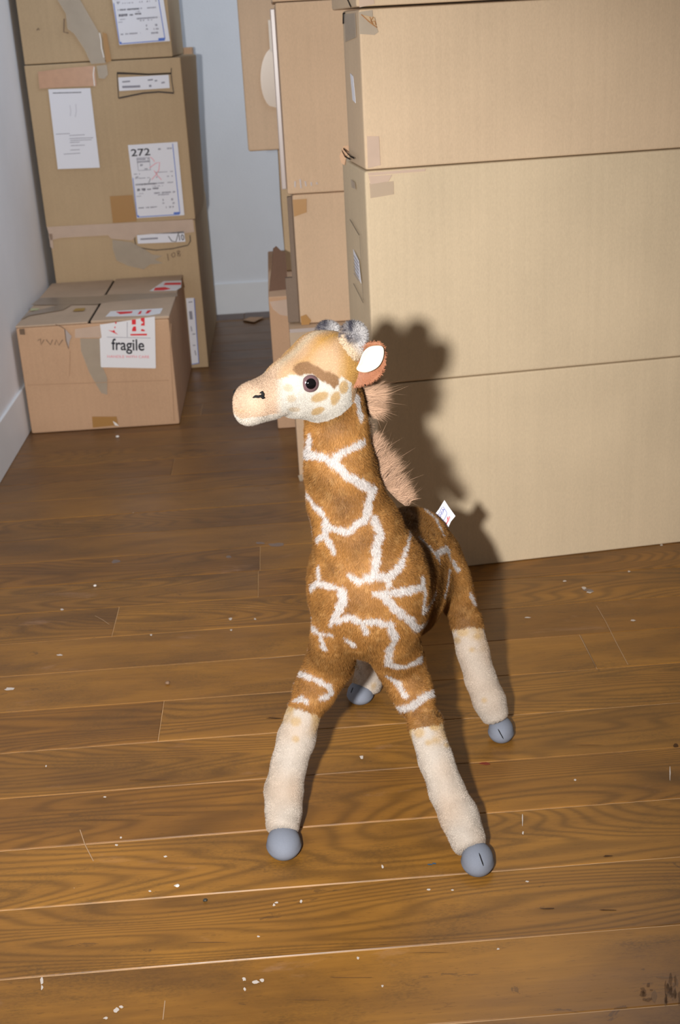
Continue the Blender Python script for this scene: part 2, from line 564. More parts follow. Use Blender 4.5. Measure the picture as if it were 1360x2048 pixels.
# ------------------------------------------------------------------ cartons
def carton(name, label, x0, x1, y0, y1, z0, z1, mat, r=0.004, bump=0.003, seed=0, rot=0.0, origin=None, fn=None, group=None, body='carton_body', n=8):
    ox, oy = origin if origin else (x0, y0)
    root = empty(name, (ox, oy, z0), label, 'box', group, rz=rot)
    V, Fc = rounded_box(x0, x1, y0, y1, z0, z1, r=r, n=n, bump=bump, seed=seed, fn=fn)
    if rot:
        c, s = math.cos(rot), math.sin(rot)
        V = [np.array([ox + (p[0] - ox) * c - (p[1] - oy) * s, oy + (p[0] - ox) * s + (p[1] - oy) * c, p[2]]) for p in V]
    bo = link(body, mesh(body, V, Fc, True), mat, root)
    wn = bo.modifiers.new('weighted_normals', 'WEIGHTED_NORMAL'); wn.weight = 60
    return root


# --- big stack on the right, turned 5.9 degrees
AR = math.radians(5.87)
BU = np.array([math.cos(AR), math.sin(AR), 0]); BN = np.array([-math.sin(AR), math.cos(AR), 0])
BO = np.array([0.157, 2.155, 0])
FB = Face(BO, -BN)            # front faces
FS = Face(BO, -BU)            # left end faces
bx, by = BO[0], BO[1]
big1 = carton('cardboard_box', 'long plain tan box standing on the floor, lowest of the big stack',
              bx, bx + 0.86, by, by + 0.24, 0, 0.386, M_CARD, rot=AR, origin=(bx, by), bump=0.002, seed=1, group='long boxes of the big stack')
big2 = carton('cardboard_box', 'long plain tan box on the lowest one, second from the floor in the big stack',
              bx - 0.004, bx + 0.86, by - 0.001, by + 0.24, 0.387, 0.769, M_CARD, r=0.006, rot=AR, origin=(bx, by), bump=0.003, seed=2, group='long boxes of the big stack')
big3 = carton('cardboard_box', 'long box with a torn taped upper corner, third in the big stack',
              bx - 0.002, bx + 0.86, by, by + 0.17, 0.770, 1.027, M_CARD_T3, r=0.005, rot=AR, origin=(bx, by), bump=0.002, seed=3, group='long boxes of the big stack')
big4 = carton('cardboard_box', 'long box at the very top of the big stack, cut off by the picture edge',
              bx - 0.006, bx + 0.86, by - 0.002, by + 0.26, 1.030, 1.30, M_CARD_T3, r=0.004, rot=AR, origin=(bx, by), bump=0.001, seed=4, group='long boxes of the big stack')
OF = 0.0035
# box 3 tapes
patch('tape', big3, FB, [(733, 272), (757, 272), (760, 330), (735, 336)], M_TAPE_P, off=OF)
patch('tape', big3, FB, [(717, 24), (744, 20), (745, 38), (756, 64), (748, 70), (718, 68)], M_TAPE_G, off=OF)
tp = patch('torn_flap_corner', big3, FB, [(721, 29), (748, 35), (752, 55), (741, 49)], M_CARD_T, off=OF + 0.001, thick=0.002)
strokes('tear_edge', tp, FB, [[(721, 29), (735, 42), (752, 55)], [(738, 34), (742, 44), (748, 42), (750, 50)], [(745, 34), (740, 42), (745, 48)]], 0.0016, M_CARD_IN, off=OF + 0.004)
patch('tape', big3, FS, [(691, 28), (714, 26), (716, 74), (694, 84)], M_TAPE_G, off=0.003)
patch('label', big3, FS, [(704, 146), (710, 152), (715, 206), (709, 200)], M_PAPER, off=0.003)
patch('dark_smudge', big3, FS, [(689, 26), (693, 24), (693, 46), (689, 48)], M_DARK, off=0.003)
# box 4
patch('tape', big4, FB, [(716, -6), (746, -9), (748, 8), (718, 15)], M_TAPE_P, off=OF + 0.001)
strokes('dark_fold', big4, FS, [[(700, -8), (705, 3), (710, 14)]], 0.004, M_DARK, off=0.007)
# box 2
patch('tape', big2, FB, [(736, 352), (783, 349), (776, 362), (740, 368)], M_TAPE_P, off=OF + 0.001)
patch('tape', big2, FB, [(735, 345), (850, 337), (849, 342), (736, 351)], M_TAPE_P, off=OF)
patch('tape', big2, FB, [(738, 366), (786, 362), (787, 388), (740, 396)], M_TAPE, off=OF)
lb = patch('label', big2, FS, [(714, 498), (725, 520), (730, 566), (719, 546)], M_PAPER, off=0.007)
strokes('label_print', lb, FS, [[(716, 510 + i * 7), (726, 526 + i * 7)] for i in range(6)], 0.0016, M_INK_G, off=0.0085)
strokes('marker_line', big2, FS, [[(708, 438), (727, 470)], [(715, 566), (735, 605)], [(728, 472), (731, 530), (735, 600)]], 0.0018, M_MARK, off=0.008)
patch('tape', big2, FS, [(709, 358), (717, 364), (719, 378), (711, 374)], M_TAPE_G, off=0.007)
# torn, curled flap at the upper left rear corner of box 2
patch('torn_flap', big2, Face(BO + BN * 0.20 - BU * 0.008, (-0.5, -1, 0)), [(688, 292), (706, 289), (713, 296), (722, 316), (714, 314), (700, 304), (694, 312), (690, 330), (684, 326), (680, 312)], M_CARD_OLD, off=0.0, thick=0.003)
strokes('tear_edge', big2, FS, [[(697, 296), (706, 306), (712, 312), (720, 316)], [(694, 300), (700, 312), (712, 318)]], 0.003, M_DARK, off=0.010)
# box 1

# --- front column behind the giraffe head
D1 = carton('cardboard_box', 'box on the floor with a shiny taped top edge, right behind the giraffe head', 0.008, 0.42, 2.732, 3.02, 0, 0.367, M_CARD_W, seed=11, group='column of boxes behind the giraffe')
D2 = carton('cardboard_box', 'box with an amber tape square at its upper left corner', 0.034, 0.44, 2.775, 3.06, 0.368, 0.661, M_CARD_W, seed=12, r=0.006, group='column of boxes behind the giraffe')
D3 = carton('cardboard_box', 'tall warm brown box resting on the box with the amber tape square', 0.024, 0.43, 2.770, 3.05, 0.662, 1.056, M_CARD_W, seed=13, r=0.005, group='column of boxes behind the giraffe')
D4 = carton('cardboard_box', 'box cut off by the top edge above the tall warm brown one', 0.018, 0.43, 2.772, 3.05, 1.057, 1.33, M_CARD_W, seed=14, group='column of boxes behind the giraffe')
F1 = Face((0, 2.732, 0), (0, -1, 0)); F2 = Face((0, 2.775, 0), (0, -1, 0)); F3 = Face((0, 2.770, 0), (0, -1, 0))
patch('tape', D1, F1, [(579, 658), (690, 650), (690, 657), (580, 665)], M_TAPE_L, off=0.0035)
patch('tape', D1, F1, [(579, 664), (640, 660), (642, 690), (581, 690)], M_TAPE, off=0.003)
patch('tape', D1, F1, [(596, 950), (604, 948), (606, 962), (600, 963)], M_TAPE_G, off=0.003)
patch('tape_square', D2, F2, [(585, 399), (613, 397), (613, 424), (588, 433)], M_TAPE_B, off=0.0045)
patch('torn_corner', D2, F2, [(601, 632), (612, 628), (622, 640), (618, 648), (603, 649)], M_TAPE_B, off=0.0045)
slab('taped_side_flap', 0.0125, 0.0232, 2.785, 2.80, 0.672, 1.045, M_TAPE_L, D3, r=0.002)
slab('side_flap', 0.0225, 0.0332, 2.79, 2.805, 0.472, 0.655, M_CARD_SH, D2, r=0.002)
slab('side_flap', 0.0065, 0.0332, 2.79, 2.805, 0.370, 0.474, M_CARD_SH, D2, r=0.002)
strokes('faint_dash', D3, F3, [[(590, 362), (590, 374)], [(600, 358), (602, 376)], [(610, 362), (612, 372)], [(622, 364), (623, 371)], [(633, 364), (634, 368)]], 0.0035, M_TAPE_L, off=0.005)

# --- far column behind, against the back wall side
a_ = at(497, 302, 3.49); a0 = at(460, 0, 3.49)
zc = a_[2]
C1 = carton('cardboard_box', 'open box on the floor with one dark flap standing up beside the gap', -0.040, 0.12, 3.15, 3.86, 0, 0.36, M_CARD_OLD, seed=21, n=5, group='narrow column of boxes by the gap')
C2 = carton('cardboard_box', 'narrow box between the open box and the overhanging one', at(564, 420, 3.49)[0], 0.34, 3.49, 3.85, 0.361, zc - 0.001, M_CARD_T, seed=22, group='narrow column of boxes by the gap')
C3 = carton('cardboard_box', 'box overhanging towards the white wall gap, with a half-round tape mark', a_[0], 0.40, 3.47, 3.95, zc, 1.32, M_CARD_OLD if False else M_CARD_W, seed=23, r=0.006, group='narrow column of boxes by the gap')
FC = Face((0, 3.47, 0), (0, -1, 0))
arc = [(545, 100)] + [(548 - 27 * math.sin(t) - 0 * t, 155 - 60 * math.cos(t)) for t in np.linspace(0.35, 2.8, 12)] + [(556, 216), (551, 140)]
patch('tape', C3, FC, arc, M_TAPE, off=0.004)
patch('tape', C3, FC, [(536, 40), (546, 40), (549, 105), (540, 102)], M_TAPE_G, off=0.0045)
flp = [(546, 497), (552, 492), (560, 500), (570, 505), (574, 560), (577, 592), (560, 596), (538, 599), (540, 560), (544, 530)]
patch('raised_flap', C1, Face((0, 3.20, 0), (0.25, -1, 0.1)), flp, M_CARD_IN_DK, off=0.0, thick=0.004)
FC1 = Face((0, 3.15, 0), (0, -1, 0))
patch('tape', C1, FC1, [(539, 603), (575, 598), (577, 632), (560, 629), (546, 618)], M_TAPE_P, off=0.003)

# --- left stack by the wall
YS = 3.857
SX0, SX1 = -0.716, -0.262


def bulge(p, u):
    p = p.copy()
    if u[0] > 0.9:
        p[0] += 0.030 * math.sin(math.pi * min(max(u[1], 0), 1)) ** 2 * (0.35 + 0.65 * u[2]) * (1 if u[1] > 0 else 0)
        p[2] += 0.0
    return p


S1 = carton('cardboard_box', 'box with pink tape along its top edge, behind the fragile box', SX0 + 0.006, SX1 + 0.004, YS, 4.56, 0, 0.471, M_CARD_T, seed=31, group='stack of boxes in the corner')
S2 = carton('cardboard_box', 'box with a 272 label and a white sheet, middle of the corner stack', SX0, SX1 + 0.006, YS, 4.48, 0.472, 0.944, M_CARD_T, seed=32, fn=bulge, group='stack of boxes in the corner')
S3 = carton('cardboard_box', 'box with a grey diagonal tape strip and shipping label, top of the corner stack', SX0 + 0.002, SX1 - 0.016, YS + 0.002, 4.38, 0.946, 1.36, M_CARD_T, seed=33, group='stack of boxes in the corner')
FK = Face((0, YS, 0), (0, -1, 0))
OK = 0.0035


def crop(x, y, s=2.9565, ox=0, oy=0):
    return (ox + x / s, oy + y / s)


def shipping(parent, quad, full=True):
    """quad: TL, TR, BR, BL pixels; details placed in unit coordinates (u right, v down)."""
    q = [np.array(c, float) for c in quad]

    def uv(u, v):
        return tuple((q[0] * (1 - u) + q[1] * u) * (1 - v) + (q[3] * (1 - u) + q[2] * u) * v)
    lab = patch('label', parent, FK, quad, M_PAPER, off=OK)
    rs = random.Random(7 if full else 8)
    o2 = OK + 0.0009

    def bars(rows, mat, name):
        V, Fc = [], []
        for (u0, u1, v, h, dens) in rows:
            u = u0
            while u < u1:
                w = rs.uniform(0.008, 0.03)
                if rs.random() < dens:
                    pts = [FK.p(*uv(u, v)), FK.p(*uv(min(u + w, u1), v)), FK.p(*uv(min(u + w, u1), v + h * rs.uniform(.6, 1))), FK.p(*uv(u, v + h))]
                    b = len(V)
                    V += [p + FK.n * (o2) for p in pts]
                    Fc.append([b, b + 3, b + 2, b + 1])
                u += w + 0.006
        if V: link(name, mesh(name, V, Fc), mat, lab)['kind'] = 'stuff'
    bars([(0.06, 0.50, 0.535, 0.022, 0.95), (0.08, 0.25, 0.60, 0.035, 0.9), (0.29, 0.36, 0.61, 0.02, 0.95), (0.40, 0.52, 0.60, 0.024, 0.95)], M_INK_D, 'print_row')
    bars([(0.52, 0.83, 0.535, 0.018, 0.7), (0.40, 0.62, 0.575, 0.012, 0.6), (0.42, 0.86, 0.665, 0.022, 0.95), (0.48, 0.72, 0.695, 0.016, 0.7),
          (0.06, 0.2, 0.665, 0.01, 0.8), (0.05, 0.14, 0.70, 0.01, 0.8), (0.06, 0.45, 0.855, 0.018, 0.8), (0.63, 0.8, 0.865, 0.026, 0.7),
          (0.76, 0.80, 0.76, 0.03, 1), (0.58, 0.60, 0.76, 0.03, 1), (0.72, 0.82, 0.815, 0.025, 0.8), (0.57, 0.61, 0.81, 0.02, 0.9),
          (0.06, 0.4, 0.455, 0.012, 0.6), (0.5, 0.85, 0.39, 0.012, 0.7), (0.5, 0.86, 0.45, 0.018, 0.5), (0.05, 0.18, 0.395, 0.014, 0.8), (0.08, 0.14, 0.435, 0.02, 0.9)], M_INK_G, 'fine_print')
    E_ = lambda *c: [uv(*p) for p in c]
    strokes('blue_edge', lab, FK, [E_((0.90, 0.02), (0.905, 0.5), (0.91, 0.97)), E_((0.02, 0.45), (0.015, 0.7), (0.01, 0.97))], 0.0022, M_INK_B, off=o2)
    strokes('blue_edge', lab, FK, [E_((0.01, 0.985), (0.5, 0.985), (0.90, 0.985))], 0.0022, M_INK_B, off=o2)
    strokes('blue_edge', lab, FK, [E_((0.78, 0.965), (0.91, 0.965))], 0.006, M_INK_B, off=o2 + .0002)
    strokes('blue_edge', lab, FK, [E_((0.01, 0.975), (0.05, 0.975))], 0.006, M_INK_B, off=o2 + .0002)
    if full:
        text('label_number', lab, FK, '272', uv(0.045, 0.155), uv(0.43, 0.155), 14.5, M_INK, off=o2, bold=0.012)
        strokes('stamp_frame', lab, FK, [E_((0.15, 0.185), (0.40, 0.185), (0.40, 0.355), (0.15, 0.355), (0.15, 0.185)), E_((0.15, 0.245), (0.40, 0.245))], 0.0018, M_INK_G, off=o2)
        bars([(0.16, 0.40, 0.195, 0.02, 0.9), (0.16, 0.40, 0.225, 0.015, 0.9), (0.2, 0.27, 0.27, 0.03, 0.7), (0.26, 0.34, 0.33, 0.018, 0.9),
              (0.60, 0.65, 0.07, 0.025, 1), (0.78, 0.88, 0.07, 0.022, 0.9)], M_INK_G, 'stamp_print')
        strokes('red_pencil_mark', lab, FK, [E_((0.42, 0.18), (0.47, 0.21), (0.50, 0.25)), E_((0.38, 0.33), (0.52, 0.27), (0.60, 0.26), (0.57, 0.36), (0.51, 0.42), (0.40, 0.49)), E_((0.47, 0.37), (0.54, 0.45), (0.60, 0.50))], 0.0018, M_INK_P, off=o2 + .0003)
        strokes('pen_tick', lab, FK, [E_((0.38, 0.47), (0.35, 0.51), (0.33, 0.53))], 0.0016, M_INK_D, off=o2)
    return lab


shipping(S2, [(256, 290), (355, 283.5), (369, 430), (274, 436)])
shipping(S3, [(215, -62), (317, -68), (340, 82), (239, 90)], full=False)
pp = patch('paper_sheet', S2, FK, [(97, 178.5), (181, 176), (200, 335), (116, 338)], M_PAPER, off=OK)
strokes('print_row', pp, FK, [[(106, 186), (163, 184.5)]], 0.0022, M_INK_D, off=OK + 0.0009)
strokes('fine_print', pp, FK, [[(139, 271), (170, 269)], [(139, 277), (187, 275)], [(141, 281), (184, 279)], [(140, 285), (160, 284)], [(142, 291), (170, 290)], [(141, 300), (160, 299)], [(128, 308), (161, 306)], [(112, 268), (140, 267)]], 0.0015, M_INK_G, off=OK + 0.0009)
strokes('faint_crease', pp, FK, [[(140, 210), (142, 222), (141, 232)], [(152, 208), (153, 222), (151, 234)]], 0.002, plain('faint_grey', srgb(205, 205, 215)), off=OK + 0.0009)
# small boxed-in labels, drawn round with marker
sl = patch('small_label', S2, FK, [crop(700, 458), crop(998, 442), crop(1004, 520), crop(706, 538)], M_PAPER, off=OK)
strokes('fine_print', sl, FK, [[crop(724, 484), crop(770, 480)], [crop(875, 474), crop(905, 470)], [crop(915, 478), crop(930, 476)], [crop(955, 490), crop(975, 486)]], 0.004, M_INK_G, off=OK + 0.0009)
strokes('print_row', sl, FK, [[crop(724, 514), crop(785, 512), crop(830, 510)], [crop(882, 508), crop(896, 507)]], 0.006, M_INK_G, off=OK + 0.0009)
strokes('marker_line', S2, FK, [[crop(693, 428), crop(780, 432), crop(880, 438), crop(1012, 432)], [crop(1014, 402), crop(1012, 434), crop(1018, 490), crop(1028, 552)],
                                 [crop(693, 428), crop(697, 500), crop(702, 582)]], 0.0022, M_MARK, off=OK)
strokes('marker_line', S2, FK, [[crop(704, 580), crop(760, 568), crop(850, 550), crop(940, 543), crop(1028, 550)], [crop(693, 434), crop(780, 436), crop(880, 440), crop(1012, 434)]], 0.0042, M_MARK, off=OK)
sl1 = patch('small_label', S1, FK, [(274, 470), (368, 462), (371, 483), (276, 487)], M_PAPER, off=OK)
strokes('print_row', sl1, FK, [[(281, 478), (300, 477), (316, 476)]], 0.005, M_INK_G, off=OK + 0.0009)
strokes('marker_tick', sl1, FK, [[(337, 472), (344, 482), (352, 483), (357, 466)]], 0.0022, M_MARK, off=OK + 0.001)
text('marker_number', sl1, FK, '10', (359, 480.5), (369, 479.5), 12, M_MARK, off=OK + 0.001, bold=0.01)
strokes('marker_line', S1, FK, [[(269, 469), (270, 482), (273, 493), (290, 497), (312, 500), (345, 497), (376, 490), (381, 482), (380, 470)]], 0.0026, M_MARK, off=OK)
strokes('pencil_number', S1, FK, [[(335, 507), (336, 514), (337, 521)],
                                  [(345, 506), (343, 510), (346, 514), (350, 512), (350, 506), (346, 505)],
                                  [(358, 501), (354, 503), (356, 507), (361, 508), (360, 512), (355, 511), (357, 506), (360, 503), (358, 501)]], 0.0022, M_PENCIL, off=OK)
# tapes on the stack
patch('tape', S1, FK, [crop(278, 70 + 1270.7), crop(1140, 1296), crop(1150, 1370), crop(1095, 1378), crop(820, 1384), crop(780, 1420), crop(660, 1410), crop(640, 1390), crop(360, 1405), crop(300, 1420)], M_TAPE_P, off=OK)
c2 = lambda x, y: crop(x, y, 2.9565, 0, 430)
patch('tape', S1, FK, [c2(665, 145), c2(780, 160), c2(860, 205), c2(900, 232), c2(960, 240), c2(915, 262), c2(965, 285), c2(890, 290), c2(850, 320), c2(760, 300), c2(690, 268), c2(668, 200)], M_TAPE_G, off=OK)
patch('tape', S1, FK, [c2(288, 110), c2(310, 110), c2(318, 200), c2(300, 190)], M_TAPE_P, off=OK)
patch('tape_square', S2, FK, [crop(650, 1160), crop(782, 1152), crop(806, 1290), crop(808, 1308), crop(668, 1318)], M_TAPE_B, off=OK - 0.0008)
tpk = patch('tape', S2, FK, [crop(225, 424), crop(400, 402), crop(560, 388), crop(572, 508), crop(400, 514), crop(235, 524)], plain('old_brown_tape', srgb(196, 152, 120), 0.3, 0.5, noise=0.12), off=OK)
strokes('tape_crease', tpk, FK, [[crop(558, 395), crop(553, 440), crop(560, 508)]], 0.003, M_SHINE, off=OK + 0.001)
patch('tape', S2, FK, [crop(572, 390), crop(632, 382), crop(640, 440), crop(620, 466), crop(585, 462)], M_TAPE_G, off=OK)
tps = patch('tape', S3, FK, [crop(335, -10), crop(470, -10), crop(590, 200), crop(625, 372), crop(540, 378), crop(500, 290), crop(440, 200), crop(400, 170), crop(390, 80)], M_TAPE_G, off=OK)
strokes('tape_crease', tps, FK, [[crop(590, 195), crop(598, 235), crop(602, 285), crop(616, 340)]], 0.003, M_SHINE, off=OK + 0.001)
patch('tape', S3, FK, [crop(606, 190), crop(632, 200), crop(660, 360), crop(628, 372)], M_TAPE_B, off=OK)
strokes('scuff', S3, FK, [[crop(218, 180), crop(228, 168), crop(234, 178)], [crop(380, 110), crop(378, 190), crop(405, 195)]], 0.003, M_PENCIL, off=OK)
# right-hand label on the lower box (partly behind the fragile box)
lbr = patch('label', S1, FK, [(372, 596), (388, 595), (398, 726), (384, 729)], M_PAPER, off=OK)
strokes('blue_edge', lbr, FK, [[(388.5, 596), (398, 726)], [(384, 728), (398, 725.5)]], 0.0024, M_INK_B, off=OK + 0.001)
patch('stamp_print', lbr, FK, [(378, 622), (384, 621.5), (386, 638), (380, 638.5)], M_INK_G, off=OK + 0.001)
strokes('fine_print', lbr, FK, [[(377, 604), (385, 603)], [(382, 652), (384, 662)], [(385, 668), (391, 667)], [(386, 690), (391, 690)], [(390, 700), (392, 710)]], 0.003, M_INK_G, off=OK + 0.001)
# box S2 rear corner flap peeking up behind the top box
slab('rear_flap', SX1 - 0.02, SX1 + 0.012, 4.40, 4.47, 0.93, 0.965, M_CARD_OLD, S2, r=0.004)

# --- the fragile box on the floor
FX0, FX1, FY0, FY1, FZ = -0.722, -0.312, 3.252, 3.85, 0.302
FR_ = carton('cardboard_box', 'worn brown box with a fragile sticker, on the floor before the corner stack', FX0, FX1, FY0, FY1, 0, FZ - 0.004, M_CARD_OLD, seed=41, r=0.006, bump=0.004)
mid = at_z(205, 600, FZ)[0]
slab('top_flap', FX0, mid - 0.004, FY0 + 0.001, FY1, FZ - 0.004, FZ + 0.001, M_CARD_DK, FR_, r=0.0018)
slab('top_flap', mid + 0.004, FX1 + 0.001, FY0 + 0.001, FY1, FZ - 0.004, FZ + 0.003, M_CARD_DK, FR_, r=0.0018)
slab('flap_gap_shade', mid - 0.005, mid + 0.005, FY0 + 0.004, FY1 - 0.004, FZ - 0.005, FZ - 0.003, M_DARK, FR_, r=0.0004)  # dark strip paints the shade in the slit between the flaps
FT = Face((0, 0, FZ + 0.002), (0, 0, 1))
FF = Face((0, FY0, 0), (0, -1, 0))
c5 = lambda x, y: crop(x, y, 3.579, 20, 520)
M_TAPE_D = plain('dirty_tape', srgb(168, 150, 132), 0.3, 0.5, alpha=0.8, noise=0.12, scale=40)
tt = patch('tape', FR_, FT, [c5(215, 275), c5(640, 262), c5(700, 250), c5(1195, 238), c5(1200, 262), c5(700, 305), c5(620, 320), c5(150, 325)], M_TAPE_D, off=0.0012)
patch('tape', FR_, FT, [c5(350, 325), c5(440, 325), c5(380, 360), c5(140, 400), c5(80, 430), c5(120, 385)], M_TAPE_D, off=0.0014)
patch('sticker_remnant', FR_, FT, [c5(150, 350), c5(215, 350), c5(200, 362), c5(145, 368)], plain('pale_green_paper', srgb(190, 190, 150), 0.7), off=0.0016)
patch('sticker_remnant', FR_, FT, [c5(470, 352), c5(540, 348), c5(530, 366), c5(450, 370)], plain('yellow_stain', srgb(172, 138, 74), 0.7), off=0.0016)
st2 = patch('sticker', FR_, FT, [c5(1100, 156), c5(1228, 152), c5(1226, 200), c5(1190, 222), c5(1000, 226)], M_PAPER_S, off=0.0016)
patch('red_print', st2, FT, [c5(1112, 170), c5(1225, 168), c5(1222, 182), c5(1100, 184)], M_INK_R, off=0.0024)
patch('red_print', st2, FT, [c5(1040, 205), c5(1110, 200), c5(1150, 212), c5(1100, 222), c5(1030, 224)], M_INK_R, off=0.0024)
st1 = patch('sticker', FR_, FT, [c5(720, 372), c5(1095, 350), c5(1075, 388), c5(1000, 402), c5(685, 410)], M_PAPER_S, off=0.0016)
patch('red_print', st1, FT, [c5(760, 378), c5(880, 374), c5(870, 386), c5(790, 394)], M_INK_R, off=0.0024)
patch('red_print', st1, FT, [c5(930, 374), c5(945, 372), c5(935, 392), c5(915, 394)], M_INK_R, off=0.0024)
patch('red_print', st1, FT, [c5(985, 368), c5(1015, 366), c5(990, 388), c5(970, 390)], M_INK_R, off=0.0024)
c6 = lambda x, y: crop(x, y, 10.4615, 200, 610)
sk = patch('fragile_sticker', FR_, FF, [c6(5, 395), c6(25, 400), c6(560, 320), c6(780, 285), c6(1150, 230), c6(1172, 1300), c6(1160, 1315), c6(35, 1292), c6(22, 1270), c6(0, 690), c6(40, 670)], M_PAPER_S, off=0.0052)
so = 0.0064
text('fragile_lettering', sk, FF, 'fragile', c6(250, 925), c6(932, 940), 23, M_INK, off=so, bold=0.014)
text('small_red_lettering', sk, FF, 'HANDLE WITH CARE', c6(160, 1090), c6(1035, 1100), 5.2, M_INK_P, off=so, bold=0.008)
patch('red_print', sk, FF, [c6(670, 300), c6(755, 290), c6(755, 395), c6(672, 398)], M_INK_R, off=so)
patch('red_print', sk, FF, [c6(675, 500), c6(700, 440), c6(755, 435), c6(765, 535), c6(680, 540)], M_INK_R, off=so)
patch('red_print', sk, FF, [c6(860, 262), c6(935, 250), c6(940, 420), c6(860, 420), c6(870, 380), c6(915, 360), c6(855, 310)], M_INK_R, off=so)
patch('red_print', sk, FF, [c6(865, 495), c6(905, 495), c6(950, 520), c6(935, 540), c6(865, 535)], M_INK_R, off=so)
patch('red_print', sk, FF, [c6(640, 595), c6(985, 588), c6(988, 625), c6(645, 628)], M_INK_R, off=so)
patch('red_print', sk, FF, [c6(320, 345), c6(355, 345), c6(345, 385), c6(325, 380)], M_INK_R, off=so)
patch('red_print', sk, FF, [c6(310, 440), c6(335, 445), c6(325, 475), c6(305, 470)], M_INK_R, off=so)
patch('red_print', sk, FF, [c6(180, 515), c6(262, 530), c6(305, 512), c6(320, 555), c6(385, 610), c6(270, 558)], M_INK_R, off=so)
strokes('divider', sk, FF, [[c6(150, 660), c6(1060, 680)], [c6(575, 345), c6(575, 660)]], 0.0012, M_INK_G, off=so)
c2b = c2
patch('tape', FR_, FF, [c2(445, 672), c2(600, 650), c2(606, 722), c2(445, 724)], M_TAPE_P, off=0.0045)
patch('tape', FR_, FF, [c2(475, 728), c2(600, 728), c2(600, 880), c2(635, 960), c2(636, 1060), c2(600, 1050), c2(530, 930), c2(480, 800)], M_TAPE_G, off=0.004)
patch('tape', FR_, FF, [c2(545, 1190), c2(690, 1190), c2(700, 1240), c2(550, 1255)], M_TAPE_B, off=0.0035)
patch('tape_crease', FR_, FF, [c2(668, 1215), c2(690, 1228), c2(705, 1245), c2(680, 1240)], M_SHINE, off=0.0045)
tr = patch('torn_patch', FR_, FF, [c2(380, 672), c2(395, 680), c2(425, 715), c2(412, 745), c2(408, 785), c2(392, 740)], M_TAPE_L, off=0.0045)
strokes('tear_edge', FR_, FF, [[c2(330, 645), c2(360, 655), c2(385, 672), c2(392, 740), c2(408, 788)]], 0.0022, M_PENCIL, off=0.0056)
strokes('faded_writing', FR_, FF, [[c2(225, 740), c2(240, 730), c2(245, 765), c2(262, 735)], [c2(275, 735), c2(300, 765), c2(312, 735)], [c2(325, 765), c2(335, 735), c2(350, 768), c2(372, 735)]], 0.0022, M_PENCIL, off=0.0046)
patch('dark_smudge', FR_, FF, [c2(115, 672), c2(145, 670), c2(150, 705), c2(120, 705)], M_PENCIL, off=0.0046)
strokes('panel_crease', FR_, FF, [[c2(160, 1003), c2(700, 985), c2(1000, 975)], [c2(415, 800), c2(412, 950)], [c2(1012, 640), c2(1008, 800), c2(1020, 1000), c2(1030, 1215)]], 0.0016, plain('crease_brown', srgb(176, 142, 112)), off=0.0046)
FRS = Face((FX1, 0, 0), (1, 0, 0))

# --- small things on the floor
sc_root = link('cardboard_scrap', mesh('cardboard_scrap', [tuple(at_z(*p, z)) for z in (0.002, 0.006) for p in ((486, 640), (500, 634), (528, 634), (520, 638), (508, 644), (496, 642))],
                                       [[0, 1, 2, 3, 4, 5], [11, 10, 9, 8, 7, 6]] + [[i, 6 + i, 6 + (i + 1) % 6, (i + 1) % 6] for i in range(6)]), M_CARD_OLD)
tag(sc_root, 'torn scrap of brown cardboard lying on the floor before the back wall', 'scrap')


def pebble(px, py, r, mat, label, cat, name, squash=0.6):
    c = at_z(px, py, r * squash)
    bm = bmesh.new()
    bmesh.ops.create_icosphere(bm, subdivisions=2, radius=r)
    rs = random.Random(int(px))
    for v in bm.verts:
        v.co *= rs.uniform(0.8, 1.1)
        v.co.z *= squash
        v.co.z = max(v.co.z, -r * squash)
        v.co += Vector(c)
    me = bpy.data.meshes.new(name)
    bm.to_mesh(me); bm.free()
    me.polygons.foreach_set('use_smooth', [True] * len(me.polygons))
    return tag(link(name, me, mat), label, cat)


M_CRUMB = plain('white_crumb', srgb(228, 222, 214), 0.6)
pebble(235, 873, 0.005, M_CRUMB, 'small white crumb on the floor just before the fragile box', 'crumb', 'crumb')
pebble(335, 1365, 0.0045, plain('brown_crumb', srgb(140, 112, 88), 0.6), 'small brown crumb on the floor left of the giraffe', 'crumb', 'crumb')
pebble(355, 1771, 0.0032, M_CRUMB, 'white paint chip on the floor below left of the giraffe hooves', 'paint chip', 'paint_chip', 0.3)
pebble(410, 1800, 0.003, plain('dark_bead', srgb(60, 60, 56), 0.3), 'tiny dark round bead on the floorboards low in the picture', 'bead', 'bead')
pebble(190, 1171, 0.0035, M_CRUMB, 'pale crumb on the floorboards midway to the fragile box', 'crumb', 'crumb')


# floor marks: flat paint spots and scratches, thin decals on the boards
def floor_marks(name, pts, mat):
    V, Fc = [], []
    rs = random.Random(len(pts))
    for (px, py, rx, ry) in pts:
        b = len(V)
        c = at_z(px, py, 0.0003)
        e1 = at_z(px + rx, py, 0.0003) - c
        e2 = at_z(px, py + ry, 0.0003) - c
        m = 9
        for i in range(m):
            a = i / m * 6.283
            q = rs.uniform(0.6, 1.15)
            V.append(c + e1 * math.cos(a) * q + e2 * math.sin(a) * q)
        Fc.append(list(range(b, b + m))[::-1])
    o = link(name, mesh(name, V, Fc), mat, floor_root)
    o['kind'] = 'stuff'


